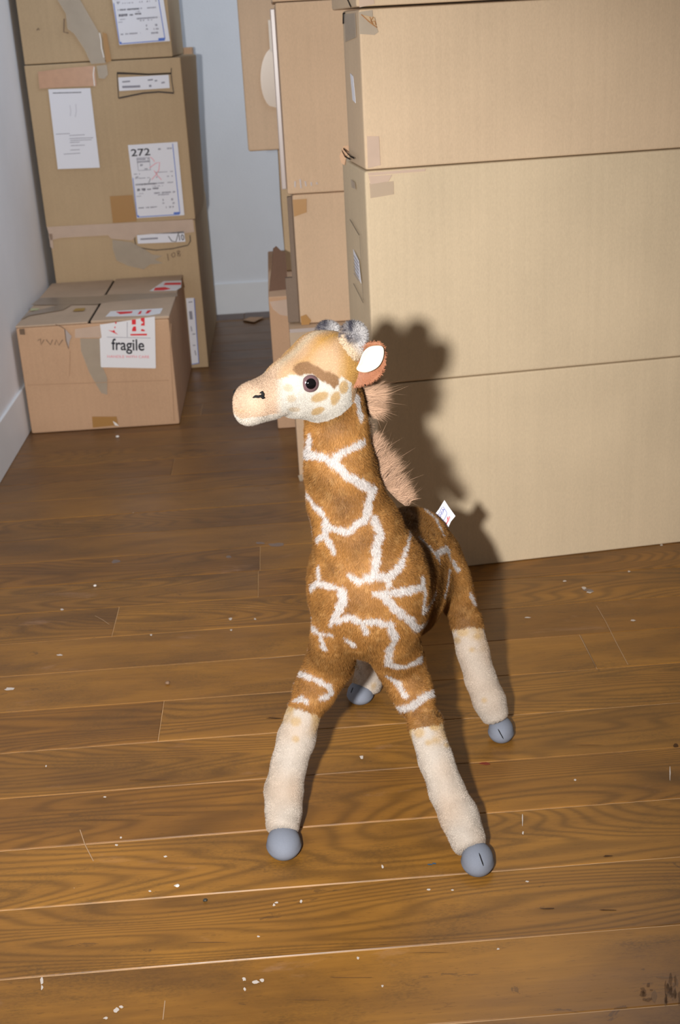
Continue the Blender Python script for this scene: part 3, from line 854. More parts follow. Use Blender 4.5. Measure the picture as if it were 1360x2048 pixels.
floor_marks('paint_spatter', [(124, 1219, 4, 2), (461, 1238, 4, 2.5), (510, 1238, 3, 2), (462, 1260, 3, 2), (302, 1270, 3, 2), (84, 1962, 4, 9), (84, 1975, 3, 6), (488, 1958, 4, 5),
                              (512, 1964, 8, 4), (524, 1961, 5, 5), (489, 1978, 3, 4), (232, 2020, 6, 5), (243, 2014, 5, 3), (211, 2036, 5, 3), (331, 1713, 4, 2.5), (352, 1771, 5, 3), (300, 1782, 3, 2),
                              (553, 1805, 4, 2), (548, 1810, 3, 3), (602, 1803, 3, 4), (517, 1873, 4, 2), (765, 1733, 3, 4), (1045, 1640, 1.2, 12), (1046, 1666, 2, 4), (723, 1514, 4, 4), (242, 1675, 3, 2), (210, 1594, 4, 2),
                              (857, 1779, 4, 2), (1055, 1763, 4, 2), (765, 1972, 3, 3), (716, 1916, 3, 3), (996, 1898, 3, 2), (1340, 1546, 1.2, 14), (92, 1532, 2, 2), (1129, 1162, 4, 2), (1168, 1176, 5, 3), (1180, 1183, 7, 4),
                              (1258, 1143, 3, 2), (1323, 1090, 3, 2), (1055, 1235, 7, 1.5), (1266, 1241, 7, 2), (119, 1310, 6, 2), (20, 1378, 12, 3), (233, 1690, 3, 2), (1150, 1560, 3, 2), (905, 1780, 3, 2)],
            plain('dried_paint', srgb(206, 196, 186), 0.6))
floor_marks('grey_smudge', [(553, 1089, 16, 4), (520, 1086, 10, 3), (1177, 1180, 12, 4), (232, 1123, 9, 4), (458, 1113, 6, 3)], plain('grey_smudge', srgb(148, 134, 128), 0.5, alpha=0.55))
floor_marks('red_mark', [(970, 1527, 14, 3)], plain('red_mark', srgb(140, 52, 44), 0.6, alpha=0.6))
floor_marks('blue_mark', [(868, 1727, 4, 2), (860, 1729, 6, 1.5)], plain('blue_mark', srgb(60, 96, 120), 0.6, alpha=0.8))
floor_marks('dark_mark', [(1095, 1817, 15, 1.6), (1215, 1820, 20, 1.8), (548, 1436, 18, 2), (1216, 1712, 10, 2), (1352, 1490, 6, 5)], plain('dark_wood_damage', srgb(62, 40, 26), 0.8, alpha=0.6))

rs0 = random.Random(12)
floor_marks('worn_spot', [(1345 + rs0.uniform(-14, 14), 1978 + rs0.uniform(-22, 30), rs0.uniform(2, 5), rs0.uniform(5, 16)) for _ in range(16)] + [(1296 + rs0.uniform(-12, 12), 1985 + rs0.uniform(-16, 16), rs0.uniform(3, 8), rs0.uniform(2, 7)) for _ in range(10)],
            plain('worn_dark_spot', srgb(74, 54, 44), 0.7, alpha=0.3))
floor_marks('scuffed_spot', [(1340 + rs0.uniform(-20, 18), 1975 + rs0.uniform(-16, 30), rs0.uniform(2, 5), rs0.uniform(3, 14)) for _ in range(9)] + [(1330, 1955, 20, 3), (1308, 1992, 9, 14)],
            plain('worn_grey_spot', srgb(150, 126, 106), 0.7, alpha=0.3))
floor_marks('long_scratch', [(700, 1955, 60, 1), (860, 1905, 50, 1.2), (620, 2000, 45, 1), (330, 1630, 50, 1.5), (220, 1640, 60, 1.2), (300, 1560, 45, 2), (1180, 1490, 40, 1), (420, 1885, 60, 1.2)],
            plain('scratch_brown', srgb(112, 80, 50), 0.7, alpha=0.5))

FL0 = Face((0, 0, 0), (0, 0, 1))
strokes('pale_scratch', floor_root, FL0, [[(1193, 1212), (1212, 1245), (1232, 1285), (1256, 1330)], [(160, 1660), (170, 1690), (187, 1723)], [(190, 1232), (205, 1240), (218, 1249)],
                                          [(520, 1319), (600, 1311), (690, 1300)], [(330, 2002), (326, 2040)]], 0.0011, plain('pale_scratch', srgb(178, 148, 116), 0.6), off=0.0005)
strokes('grey_scratch', floor_root, FL0, [[(1160, 1270), (1175, 1300), (1192, 1334)]], 0.0012, plain('grey_scratch', srgb(128, 106, 82), 0.6), off=0.0005)

# ------------------------------------------------------------------ giraffe
G = empty('toy_giraffe', tuple(at_z(750, 1560, 0)), 'plush toy giraffe with splayed legs standing alone on the floorboards', 'stuffed toy')


def rad(P, rpx):
    return rpx * float((np.array(P) - EYE) @ fwd) / FPX


def node(x, y, Y, r):
    P = at(x, y, Y)
    return (P, rad(P, r))


def nodez(x, y, z, r):
    P = at_z(x, y, z)
    return (P, rad(P, r))


HC = at(645, 752, 1.370)                                   # head centre
HF = at(507, 803, 1.298) - HC; HF[2] *= 0.3; HF /= np.linalg.norm(HF)
HS = np.cross(HF, [0, 0, 1]); HS /= np.linalg.norm(HS)     # the side with the visible eye?
if HS[1] > 0: HS = -HS


def mirror(p):
    p = np.asarray(p, float)
    c = HC + HS * 0.0
    d = (p - c) @ HS
    if p.ndim == 1:
        return p - 2 * d * HS
    return p - 2 * d[:, None] * HS


# body primitives: chains of (point, radius), smoothing
chains = []
head_ch = []
neck = [node(668, 800, 1.385, 56), node(672, 860, 1.385, 60), node(679, 930, 1.388, 67), node(692, 1000, 1.395, 74), node(716, 1065, 1.40, 86), node(732, 1130, 1.405, 104)]
torso = [node(738, 1184, 1.410, 118), node(773, 1150, 1.50, 100), node(820, 1100, 1.605, 83)]
belly = [node(740, 1215, 1.42, 98), node(800, 1190, 1.53, 84), node(843, 1140, 1.61, 74)]
fl_leg = [node(676, 1258, 1.40, 50), nodez(660, 1325, 0.205, 44), nodez(627, 1385, 0.165, 40)]
fl_low = [nodez(607, 1428, 0.142, 34), nodez(592, 1478, 0.110, 36.5), nodez(577, 1530, 0.082, 34), nodez(567, 1582, 0.055, 37.5), nodez(567, 1620, 0.038, 35), nodez(565, 1655, 0.026, 33)]
fr_leg = [node(776, 1268, 1.40, 58), nodez(800, 1325, 0.205, 46), nodez(828, 1395, 0.163, 39)]
fr_low = [nodez(850, 1448, 0.135, 34), nodez(872, 1520, 0.100, 33), nodez(893, 1580, 0.070, 34.5), nodez(918, 1632, 0.045, 38), nodez(940, 1690, 0.024, 34)]
hr_leg = [node(872, 1122, 1.605, 46), node(901, 1165, 1.60, 38), node(920, 1210, 1.597, 31)]
HRh = at_z(1003, 1455, 0.02)
Ya, Yb = 1.595, HRh[1] + 0.004
def hn(x, y, r):
    t = (y - 1230) / (1430 - 1230)
    return node(x, y, Ya + (Yb - Ya) * t, r)
hr_low = [hn(933, 1245, 31), hn(945, 1300, 31), hn(962, 1360, 30), hn(978, 1400, 31.5), hn(991, 1432, 27)]
HLh = at_z(719, 1379, 0.018)
hl_leg = [node(805, 1170, 1.62, 52), node(775, 1240, 1.66, 36)]
hl_low = [node(758, 1275, 1.69, 31), node(742, 1330, HLh[1] + 0.015, 28), node(733, 1372, HLh[1] + 0.012, 29)]

skull = [node(640, 755, 1.370, 79), node(652, 738, 1.372, 68)]
skull2 = [node(654, 728, 1.372, 57), node(674, 718, 1.376, 46)]
brow = [node(640, 735, 1.365, 68), node(580, 768, 1.335, 50), node(540, 790, 1.315, 37)]
snout = [node(545, 797, 1.317, 38), node(507, 803, 1.298, 40)]
lips = [node(548, 806, 1.317, 23), node(497, 823, 1.300, 28)]
jaw = [node(640, 780, 1.370, 62), node(590, 795, 1.342, 42)]


def sdf_chain(P, ch):
    """P: (...,3); capsules with varying radius, hard union inside a chain (shared joints)."""
    out = None
    if len(ch) == 1:
        return np.linalg.norm(P - ch[0][0].astype(np.float32), axis=-1) - ch[0][1]
    for (a, ra), (b, rb) in zip(ch[:-1], ch[1:]):
        ba = (b - a).astype(np.float32)
        pa = P - a.astype(np.float32)
        t = np.clip((pa @ ba) / float(ba @ ba), 0, 1)
        d = np.sqrt(((pa - t[..., None] * ba) ** 2).sum(-1)) - (ra + (rb - ra) * t)
        out = d if out is None else smin(out, d, 0.006)
    return out


def smin(a, b, k):
    h = np.clip(0.5 + 0.5 * (b - a) / k, 0, 1)
    return b * (1 - h) + a * h - k * h * (1 - h)


def cut(P, d, ch, ext):
    """flatten the free end of a chain"""
    e = ch[-1][0]; dr = e - ch[-2][0]; dr = dr / np.linalg.norm(dr)
    pl = (P - e.astype(np.float32)) @ dr.astype(np.float32) - ext
    near = np.linalg.norm(P - e.astype(np.float32), axis=-1) < 0.06
    return np.where(near, -smin(-d, -pl, 0.008), d)


body_parts = [(torso, 0.0, None), (belly, 0.02, None), (neck, 0.03, None), (fl_leg, 0.009, None), (fr_leg, 0.009, None), (hr_leg, 0.02, None), (hl_leg, 0.02, None),
              (fl_low, 0.006, 0.006), (fr_low, 0.006, 0.006), (hr_low, 0.006, 0.006), (hl_low, 0.006, 0.006)]
head_parts = [(skull, 0.0, None), (skull2, 0.012, None), (brow, 0.015, None), (jaw, 0.012, None), (snout, 0.012, None), (lips, 0.006, None)]


def surface_nets(chs, step, pad=0.02, joint=None):
    pts = np.array([c[0] for ch, _, _ in chs for c in ch]); rr = np.array([c[1] for ch, _, _ in chs for c in ch])
    lo = (pts - rr[:, None]).min(0) - pad; hi = (pts + rr[:, None]).max(0) + pad
    n = np.ceil((hi - lo) / step).astype(int) + 1
    D = np.full(n, 1.0, np.float32)
    ax = [lo[i] + step * np.arange(n[i]) for i in range(3)]
    for ch, k, ct in chs:
        p = np.array([c[0] for c in ch]); r = max(c[1] for c in ch)
        a = np.clip(np.floor((p.min(0) - r - 0.03 - lo) / step).astype(int), 0, n)
        b = np.clip(np.ceil((p.max(0) + r + 0.03 - lo) / step).astype(int) + 1, 0, n)
        g = np.stack(np.meshgrid(ax[0][a[0]:b[0]], ax[1][a[1]:b[1]], ax[2][a[2]:b[2]], indexing='ij'), -1).astype(np.float32)
        d = sdf_chain(g, ch)
        if ct is not None: d = cut(g, d, ch, ct)
        sub = D[a[0]:b[0], a[1]:b[1], a[2]:b[2]]
        D[a[0]:b[0], a[1]:b[1], a[2]:b[2]] = smin(sub, d, k) if k > 0 else np.minimum(sub, d)
    S = D < 0
    nx, ny, nz = n
    cnt = np.zeros((nx - 1, ny - 1, nz - 1), np.float32); acc = np.zeros((nx - 1, ny - 1, nz - 1, 3), np.float32)
    for axis in range(3):
        o = [a for a in range(3) if a != axis]
        for i in (0, 1):
            for j in (0, 1):
                s0 = [None] * 3; s1 = [None] * 3
                s0[axis] = slice(0, n[axis] - 1); s1[axis] = slice(1, n[axis])
                for q, v in zip(o, (i, j)):
                    s0[q] = slice(v, n[q] - 1 + v); s1[q] = s0[q]
                d0 = D[tuple(s0)]; d1 = D[tuple(s1)]
                m = (d0 < 0) != (d1 < 0)
                t = np.where(m, d0 / np.where(m, d0 - d1, 1), 0)
                cnt += m
                acc[..., axis] += np.where(m, t, 0)
                acc[..., o[0]] += m * i
                acc[..., o[1]] += m * j
    act = cnt > 0
    ids = np.full(act.shape, -1, np.int64); ids[act] = np.arange(act.sum())
    idx = np.argwhere(act)
    V = lo + step * (idx + acc[act] / cnt[act][:, None])
    quads = []
    for axis in range(3):
        o = [(axis + 1) % 3, (axis + 2) % 3]
        s0 = [slice(None)] * 3; s1 = [slice(None)] * 3
        s0[axis] = slice(0, n[axis] - 1); s1[axis] = slice(1, n[axis])
        e0 = S[tuple(s0)]; e1 = S[tuple(s1)]
        for flip, m in ((False, e0 & ~e1), (True, ~e0 & e1)):
            w = np.argwhere(m)
            w = w[(w[:, o[0]] > 0) & (w[:, o[1]] > 0) & (w[:, o[0]] < n[o[0]] - 1) & (w[:, o[1]] < n[o[1]] - 1)]
            def cell(da, db):
                c = w.copy(); c[:, o[0]] -= da; c[:, o[1]] -= db
                return ids[c[:, 0], c[:, 1], c[:, 2]]
            q = np.stack([cell(1, 1), cell(0, 1), cell(0, 0), cell(1, 0)], 1)
            quads.append(q[:, ::-1] if flip else q)
    Q = np.concatenate(quads)
    return V.astype(np.float64), Q


def smooth_mesh(V, Q, it=2):
    e = np.concatenate([Q[:, [0, 1]], Q[:, [1, 2]], Q[:, [2, 3]], Q[:, [3, 0]]])
    for _ in range(it):
        s = np.zeros_like(V); c = np.zeros(len(V))
        np.add.at(s, e[:, 0], V[e[:, 1]]); np.add.at(c, e[:, 0], 1)
        np.add.at(s, e[:, 1], V[e[:, 0]]); np.add.at(c, e[:, 1], 1)
        V = 0.5 * V + 0.5 * s / c[:, None]
    return V


def vnormals(V, Q):
    fn = np.cross(V[Q[:, 2]] - V[Q[:, 0]], V[Q[:, 3]] - V[Q[:, 1]])
    N = np.zeros_like(V)
    for i in range(4): np.add.at(N, Q[:, i], fn)
    return N / (np.linalg.norm(N, axis=1)[:, None] + 1e-12)


def vnoise(P, scale, seed=0):
    """cheap smooth value noise"""
    rs = np.random.RandomState(seed)
    tab = rs.rand(4096)
    q = P * scale
    i = np.floor(q).astype(np.int64); f = q - i; f = f * f * (3 - 2 * f)
    out = 0
    for a in (0, 1):
        for b in (0, 1):
            for c in (0, 1):
                h = ((i[:, 0] + a) * 73856093 ^ (i[:, 1] + b) * 19349663 ^ (i[:, 2] + c) * 83492791) & 4095
                w = (f[:, 0] if a else 1 - f[:, 0]) * (f[:, 1] if b else 1 - f[:, 1]) * (f[:, 2] if c else 1 - f[:, 2])
                out = out + w * tab[h]
    return out


def plush_material(name, rough=0.6, mixn=0.35, spec=0.25):
    m, nt, b = nodes(name)
    N, L = nt.nodes.new, nt.links.new
    a = N('ShaderNodeAttribute'); a.attribute_name = 'tint'
    L(a.outputs['Color'], b.inputs['Base Color'])
    f = N('ShaderNodeAttribute'); f.attribute_name = 'pile_normal'
    g = N('ShaderNodeNewGeometry')
    mx = N('ShaderNodeMix'); mx.data_type = 'VECTOR'
    mx.inputs['Factor'].default_value = mixn
    L(f.outputs['Vector'], mx.inputs[4]); L(g.outputs['Normal'], mx.inputs[5])
    nm = N('ShaderNodeVectorMath'); nm.operation = 'NORMALIZE'
    L(mx.outputs[1], nm.inputs[0]); L(nm.outputs[0], b.inputs['Normal'])
    b.inputs['Roughness'].default_value = rough
    b.inputs['Specular IOR Level'].default_value = spec
    return m


M_PLUSH = plush_material('plush_pile')


def build_furry(name, V, Q, color_fn, fur_fn, n_strands, mat, parent, seed=0, skin_shade=0.7):
    """one mesh: the stuffed surface plus its pile. color_fn(P)->rgb; fur_fn(P,N)->len,width,dir"""
    N = vnormals(V, Q)
    rs = np.random.RandomState(seed)
    area = 0.5 * np.linalg.norm(np.cross(V[Q[:, 2]] - V[Q[:, 0]], V[Q[:, 3]] - V[Q[:, 1]]), axis=1)
    ln0, _, _, dens = fur_fn(V[Q].mean(1), N[Q[:, 0]])
    wgt = area * dens
    fi = rs.choice(len(Q), n_strands, p=wgt / wgt.sum())
    u = rs.rand(n_strands, 1); v = rs.rand(n_strands, 1)
    q = Q[fi]
    P = (V[q[:, 0]] * (1 - u) + V[q[:, 1]] * u) * (1 - v) + (V[q[:, 3]] * (1 - u) + V[q[:, 2]] * u) * v
    Np = (N[q[:, 0]] * (1 - u) + N[q[:, 1]] * u) * (1 - v) + (N[q[:, 3]] * (1 - u) + N[q[:, 2]] * u) * v
    Np /= np.linalg.norm(Np, axis=1)[:, None]
    ln, wd, dr, _ = fur_fn(P, Np)
    C = color_fn(P, Np)
    Cs = color_fn(V, N)
    ln = ln * rs.uniform(0.65, 1.15, n_strands)
    jit = rs.normal(0, 0.30, (n_strands, 3))
    d1 = dr + jit; d1 /= np.linalg.norm(d1, axis=1)[:, None]
    sag = dr * 0.0 + rs.normal(0, 0.3, (n_strands, 3)); sag[:, 2] -= 0.35
    d2 = d1 + sag * 0.6; d2 /= np.linalg.norm(d2, axis=1)[:, None]
    side = np.cross(d1, rs.normal(0, 1, (n_strands, 3))); side /= np.linalg.norm(side, axis=1)[:, None]
    w = (wd / 2)[:, None]
    B0 = P - Np * 0.0008
    Mi = B0 + d1 * (ln * 0.55)[:, None]
    Ti = Mi + d2 * (ln * 0.45)[:, None]
    SV = np.stack([B0 - side * w, B0 + side * w, Mi - side * w * 0.75, Mi + side * w * 0.75, Ti], 1).reshape(-1, 3)
    nb = len(V)
    base = nb + 5 * np.arange(n_strands)
    t1 = np.stack([base, base + 1, base + 3, base + 2], 1)
    t2 = np.stack([base + 2, base + 3, base + 4], 1)
    allV = np.concatenate([V, SV])
    me = bpy.data.meshes.new(name)
    me.vertices.add(len(allV)); me.vertices.foreach_set('co', allV.astype(np.float32).ravel())
    loops = np.concatenate([Q.ravel(), t1.ravel(), t2.ravel()]).astype(np.int32)
    me.loops.add(len(loops)); me.loops.foreach_set('vertex_index', loops)
    npoly = len(Q) + 2 * n_strands
    tot = np.concatenate([np.full(len(Q), 4), np.full(n_strands, 4), np.full(n_strands, 3)]).astype(np.int32)
    st = np.concatenate([[0], np.cumsum(tot)[:-1]]).astype(np.int32)
    me.polygons.add(npoly); me.polygons.foreach_set('loop_start', st); me.polygons.foreach_set('loop_total', tot)
    me.polygons.foreach_set('use_smooth', np.ones(npoly, bool))
    me.update(calc_edges=True)
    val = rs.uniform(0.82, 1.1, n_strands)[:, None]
    col = np.clip(np.stack([C * val * 0.72, C * val * 0.72, C * val, C * val, C * val * 1.18], 1).reshape(-1, 3), 0, 0.95)  # roots darkened, tips lightened: pile shade and sparkle painted into the tint
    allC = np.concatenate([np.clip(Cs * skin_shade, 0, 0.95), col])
    ca = me.attributes.new('tint', 'FLOAT_COLOR', 'POINT')
    ca.data.foreach_set('color', np.concatenate([allC, np.ones((len(allC), 1))], 1).astype(np.float32).ravel())
    na = me.attributes.new('pile_normal', 'FLOAT_VECTOR', 'POINT')
    na.data.foreach_set('vector', np.concatenate([N, np.repeat(Np, 5, 0)]).astype(np.float32).ravel())
    return link(name, me, mat, parent)


# --- pattern lines of the coat, traced then laid on the surface (px, py, width px)
LN = []
def ln(w, *pts): LN.append((w, pts))
ln([4, 12, 12, 8], (621, 868), (620, 880), (616, 898), (605, 918))
ln(13, (612, 908), (622, 906), (645, 912), (664, 919), (683, 940), (706, 958), (728, 968), (742, 979))
ln(11, (664, 918), (687, 901), (706, 892), (726, 882))
ln(13, (745, 977), (739, 996), (735, 1022), (731, 1036))
ln(10, (734, 1033), (714, 1047), (692, 1061), (672, 1055), (655, 1052))
ln(8, (611, 975), (619, 992), (629, 1008), (647, 1027))
ln([12, 12, 10, 5], (654, 1041), (650, 1069), (661, 1086), (669, 1102))
ln(8, (650, 1069), (636, 1078))
ln(14, (746, 1038), (759, 1061), (753, 1091), (752, 1119), (748, 1147))
ln([11, 9, 5], (748, 1150), (720, 1161), (697, 1150))
ln([11, 12, 12, 9, 3, 2], (753, 1150), (776, 1153), (798, 1133), (803, 1117), (812, 1091), (816, 1066))
ln(6, (776, 1153), (778, 1169))
ln([6, 12, 13, 9], (748, 1184), (781, 1184), (820, 1178), (845, 1170))
ln(11, (767, 1188), (787, 1212), (812, 1231), (834, 1256), (850, 1243))
ln(10, (843, 1156), (848, 1181), (845, 1217), (852, 1217))
ln(5, (852, 1215), (861, 1198), (868, 1184))
ln([6, 11, 9], (639, 1136), (639, 1161), (622, 1175))
ln(6, (642, 1165), (672, 1175))
ln([18, 15, 10, 5], (683, 1181), (686, 1200), (675, 1223), (661, 1248))
ln(11, (672, 1240), (697, 1231), (725, 1242), (759, 1242), (779, 1247), (790, 1276), (777, 1295), (777, 1327), (807, 1331), (841, 1316))
ln(8, (625, 1253), (641, 1265), (647, 1293))
ln(4, (645, 1265), (664, 1267))
ln(6, (728, 1247), (735, 1264))
ln(8, (692, 1276), (706, 1287))
ln(8, (598, 1346), (628, 1355), (656, 1370), (662, 1385), (641, 1395))
ln([3, 7, 8, 3], (590, 1401), (604, 1396), (613, 1400), (618, 1409))
ln([5, 11, 4], (777, 1350), (797, 1366), (813, 1391))
ln(10, (799, 1417), (824, 1410), (845, 1396), (864, 1384))
ln(5, (819, 1005), (841, 1016), (868, 1039), (884, 1069))
ln([4, 8, 8, 3], (836, 1078), (855, 1095), (874, 1117), (876, 1125))
ln(9, (868, 1108), (880, 1100), (893, 1097), (897, 1114))
ln(7, (904, 1124), (915, 1137))
ln(8, (896, 1138), (893, 1162), (887, 1190))
ln(5, (939, 1187), (949, 1208))
ln(11, (700, 776), (713, 800), (720, 832))

V_b, Q_b = surface_nets(body_parts + [(skull, 0.008, None)] + head_parts[1:], 0.0036)
V_b = smooth_mesh(V_b, Q_b, 2)
bvh = BVHTree.FromPolygons([Vector(v) for v in V_b], [list(map(int, q)) for q in Q_b])


def hit(px, py):
    d = ray(px, py)
    loc, nrm, _, _ = bvh.ray_cast(Vector(EYE), Vector(d))
    return (np.array(loc), np.array(nrm)) if loc else (None, None)


samp = []
for w, pts in LN:
    wl = w if isinstance(w, list) else [w] * len(pts)
    for i in range(len(pts) - 1):
        L_ = math.hypot(pts[i + 1][0] - pts[i][0], pts[i + 1][1] - pts[i][1])
        m = max(2, int(L_ / 2))
        for j in range(m + 1):
            t = j / m
            x = pts[i][0] * (1 - t) + pts[i + 1][0] * t; y = pts[i][1] * (1 - t) + pts[i + 1][1] * t
            wpx = wl[i] * (1 - t) + wl[i + 1] * t
            h, _ = hit(x, y)
            if h is not None:
                samp.append((h, rad(h, wpx) / 2))
kd = KDTree(len(samp))
for i, (h, w) in enumerate(samp): kd.insert(Vector(h), i)
kd.balance()
sw = np.array([w for _, w in samp])
# far side of the coat: cell edges of random seeds
rs_ = np.random.RandomState(5)
seeds = np.stack([rs_.uniform(-0.15, 0.35, 260), rs_.uniform(1.2, 1.8, 260), rs_.uniform(0.1, 0.65, 260)], 1)
kd2 = KDTree(len(seeds))
for i, s in enumerate(seeds): kd2.insert(Vector(s), i)
kd2.balance()


def body_sdf_pts(P, parts):
    P = P.astype(np.float32)
    D = np.full(len(P), 1.0, np.float32)
    for ch, k, ct in parts:
        D = np.minimum(D, sdf_chain(P, ch))
    return D


def poly_in(x, y, poly):
    ins = np.zeros(len(x), bool)
    n = len(poly)
    for i in range(n):
        x1, y1 = poly[i]; x2, y2 = poly[(i + 1) % n]
        c = ((y1 > y) != (y2 > y)) & (x < (x2 - x1) * (y - y1) / (y2 - y1 + 1e-9) + x1)
        ins ^= c
    return ins


c4 = lambda x, y: (440 + x / 3.238, 620 + y / 3.238)
BROW = [c4(*p) for p in ((462, 390), (490, 350), (550, 333), (600, 350), (660, 385), (720, 408), (775, 440), (765, 480), (737, 508), (700, 480), (640, 452), (600, 422), (550, 412), (515, 430))]
CHEEK = [c4(*p) for p in ((330, 470), (400, 440), (460, 420), (520, 425), (580, 400), (660, 440), (740, 470), (790, 430), (850, 470), (850, 640), (600, 740), (380, 700), (300, 620), (330, 560))]
SPOTS = [(639, 794, 19, 10, -0.35), (670, 797, 9, 15, 0.35), (635, 822, 16, 8, -0.4), (687, 774, 9, 14, 0.1), (576, 776, 11, 8, 0, ), (583, 797, 9, 8, 0), (588, 819, 12, 5, 0), (684, 740, 6, 14, 0.2)]

BR0, BR1, BR2 = np.array(srgb(136, 92, 44)), np.array(srgb(178, 126, 66)), np.array(srgb(204, 158, 98))
WHITE = np.array(srgb(208, 200, 194))
CREAM = np.array(srgb(206, 194, 180))
OCH = np.array(srgb(198, 166, 116))


def mixc(a, b, t):
    t = np.clip(t, 0, 1)[:, None]
    return a * (1 - t) + b * t


def head_mask(P):
    return body_sdf_pts(P, head_parts) < body_sdf_pts(P, body_parts) - 0.0005


def region(P):
    x, y = project(P)
    hm = head_mask(P)
    leg = np.full(len(P), -100.0)      # positive: inside the pale stocking, px beyond its top edge
    low = [fl_low, fr_low, hr_low, hl_low]
    dl = [sdf_chain(P.astype(np.float32), c) for c in low]
    du = body_sdf_pts(P, [(c, 0, None) for c in (torso, belly, neck)])
    wob = (vnoise(P, 160, 3) - 0.5) * 8
    edges = [y - (1418 + (x - 600) * 0.30), y - (1458 - (x - 820) * 0.22), y - (1256 - (x - 930) * 0.05), np.full(len(P), 30.0)]
    bestd = np.min(dl, 0)
    for d, e in zip(dl, edges):
        m = (d <= bestd + 1e-6) & (d < 0.02) & (d < du)
        leg[m] = np.maximum(leg[m], (e + wob)[m])
    return x, y, hm, leg


def coat(P, N):
    x, y, hm, leg = region(P)
    n1 = vnoise(P, 38, 1); n2 = vnoise(P, 170, 2)
    col = mixc(mixc(BR0, BR1, n1 * 1.2 - 0.1) if False else BR0 * (1 - n1[:, None]) + BR1 * n1[:, None], BR2[None, :], (n2 - 0.55) * 1.1)
    # white lines
    dist = np.empty(len(P)); wid = np.empty(len(P))
    for i, p in enumerate(P):
        _, j, d = kd.find(p)
        dist[i] = d; wid[i] = sw[j]
    wob = (vnoise(P, 240, 9) - 0.5) * 0.0045
    t = (wid + 0.0015 - dist - wob) / 0.0022 + 0.5
    # lighter halo of the brown near the lines, darker in the middle of each blotch
    deep = np.clip((dist - 0.006) / 0.022, 0, 1)
    col = col * (1.12 - 0.38 * deep)[:, None]
    col = mixc(col, WHITE, t)
    view = EYE - P; view /= np.linalg.norm(view, axis=1)[:, None]
    facing = (N * view).sum(1)
    back = np.where((facing < -0.05) & ~hm)[0]
    for i in back:
        f = kd2.find_n(P[i], 2)
        if f[1][2] - f[0][2] < 0.0055:
            col[i] = WHITE
        
    # pale stockings with ochre spots near their top
    on = leg > 0
    sp = vnoise(P, 70, 6)
    st = mixc(np.tile(CREAM, (len(P), 1)), OCH[None, :] * 1.0, ((sp - 0.50) * 6) * np.clip(1 - (leg - 4) / 50, 0, 1) + np.clip(1 - leg / 9, 0, 1) * 0.6)
    st = mixc(st, np.array(srgb(204, 180, 156))[None, :], (vnoise(P, 30, 8) - 0.45) * 1.4)
    for sx, sy, sr in ((590, 1442, 12), (592, 1478, 9), (572, 1425, 8), (634, 1440, 10), (838, 1466, 12), (884, 1452, 10), (858, 1485, 9), (892, 1490, 7), (926, 1262, 14), (914, 1280, 8), (954, 1272, 10), (944, 1300, 8), (968, 1400, 8)):
        e_ = np.hypot(x - sx, (y - sy) * 1.1) + (sp - 0.5) * 8
        st = mixc(st, OCH[None, :], np.clip((sr - e_) / 5, 0, 1) * 0.75)
    col = np.where(on[:, None], st, col)
    # head
    if hm.any():
        Ph = P[hm].copy()
        far = (Ph - HC) @ HS < 0
        Ph[far] = mirror(Ph[far])
        hx, hy = project(Ph)
        nn = vnoise(P[hm], 60, 12)
        peach = np.array(srgb(204, 170, 128)); yel = np.array(srgb(192, 146, 64)); cream = np.array(srgb(216, 212, 194)); muz = np.array(srgb(206, 178, 146))
        c = np.tile(peach, (len(Ph), 1))
        # ochre along the top ridge
        side = np.abs((P[hm] - HC) @ HS)
        top = (P[hm] - HC)[:, 2]
        fw = (P[hm] - HC) @ HF
        ridge = np.clip(1 - np.abs(side - 0.018) / 0.012, 0, 1) * (top > 0.012)
        c = mixc(c, yel[None, :], ridge * 0.9 * np.clip(1.3 - fw / 0.09, 0, 1) + (nn - 0.6) * 0.8)
        c = mixc(c, np.array(srgb(206, 192, 160))[None, :], np.clip(1 - side / 0.010, 0, 1) * (top > 0) * 0.8)
        # back of the head ochre rim
        c = mixc(c, yel[None, :], np.clip((hx - 672) / 25, 0, 1) * 0.8 * (hy < 770))
        m = poly_in(hx, hy, CHEEK) | (hy > 805) & (hx > 560)
        c = np.where(m[:, None], cream, c)
        # muzzle
        mz = np.clip((566 - hx) / 18, 0, 1)
        c = mixc(c, muz[None, :], mz)
        c = np.where(((hx < 575) & (hy > 836 - (hx - 480) * 0.12 + (nn - .5) * 8) & (hx > 466))[:, None], np.array(srgb(214, 206, 186)), c)
        c = mixc(c, np.array(srgb(204, 166, 116))[None, :], np.clip(1 - np.hypot((hx - 478) / 22, (hy - 822) / 6), 0, 1) * 0.5)
        for s in SPOTS:
            ca, sa = math.cos(s[4]), math.sin(s[4])
            dx, dy = hx - s[0], hy - s[1]
            e = np.hypot((dx * ca + dy * sa) / s[2], (-dx * sa + dy * ca) / s[3]) + (nn - 0.5) * 0.3
            strong = 0.9 if s in (SPOTS[0], SPOTS[1], SPOTS[2], SPOTS[3]) else 0.45
            c = mixc(c, np.array(srgb(192, 160, 104))[None, :], np.clip((1.05 - e) * 5, 0, 1) * strong)
        b = poly_in(hx + (nn - .5) * 3, hy + (nn - .5) * 3, BROW)
        c = np.where(b[:, None], np.array(srgb(146, 112, 76)), c)
        col[hm] = c * np.array([0.94, 0.92, 0.98])
    return col


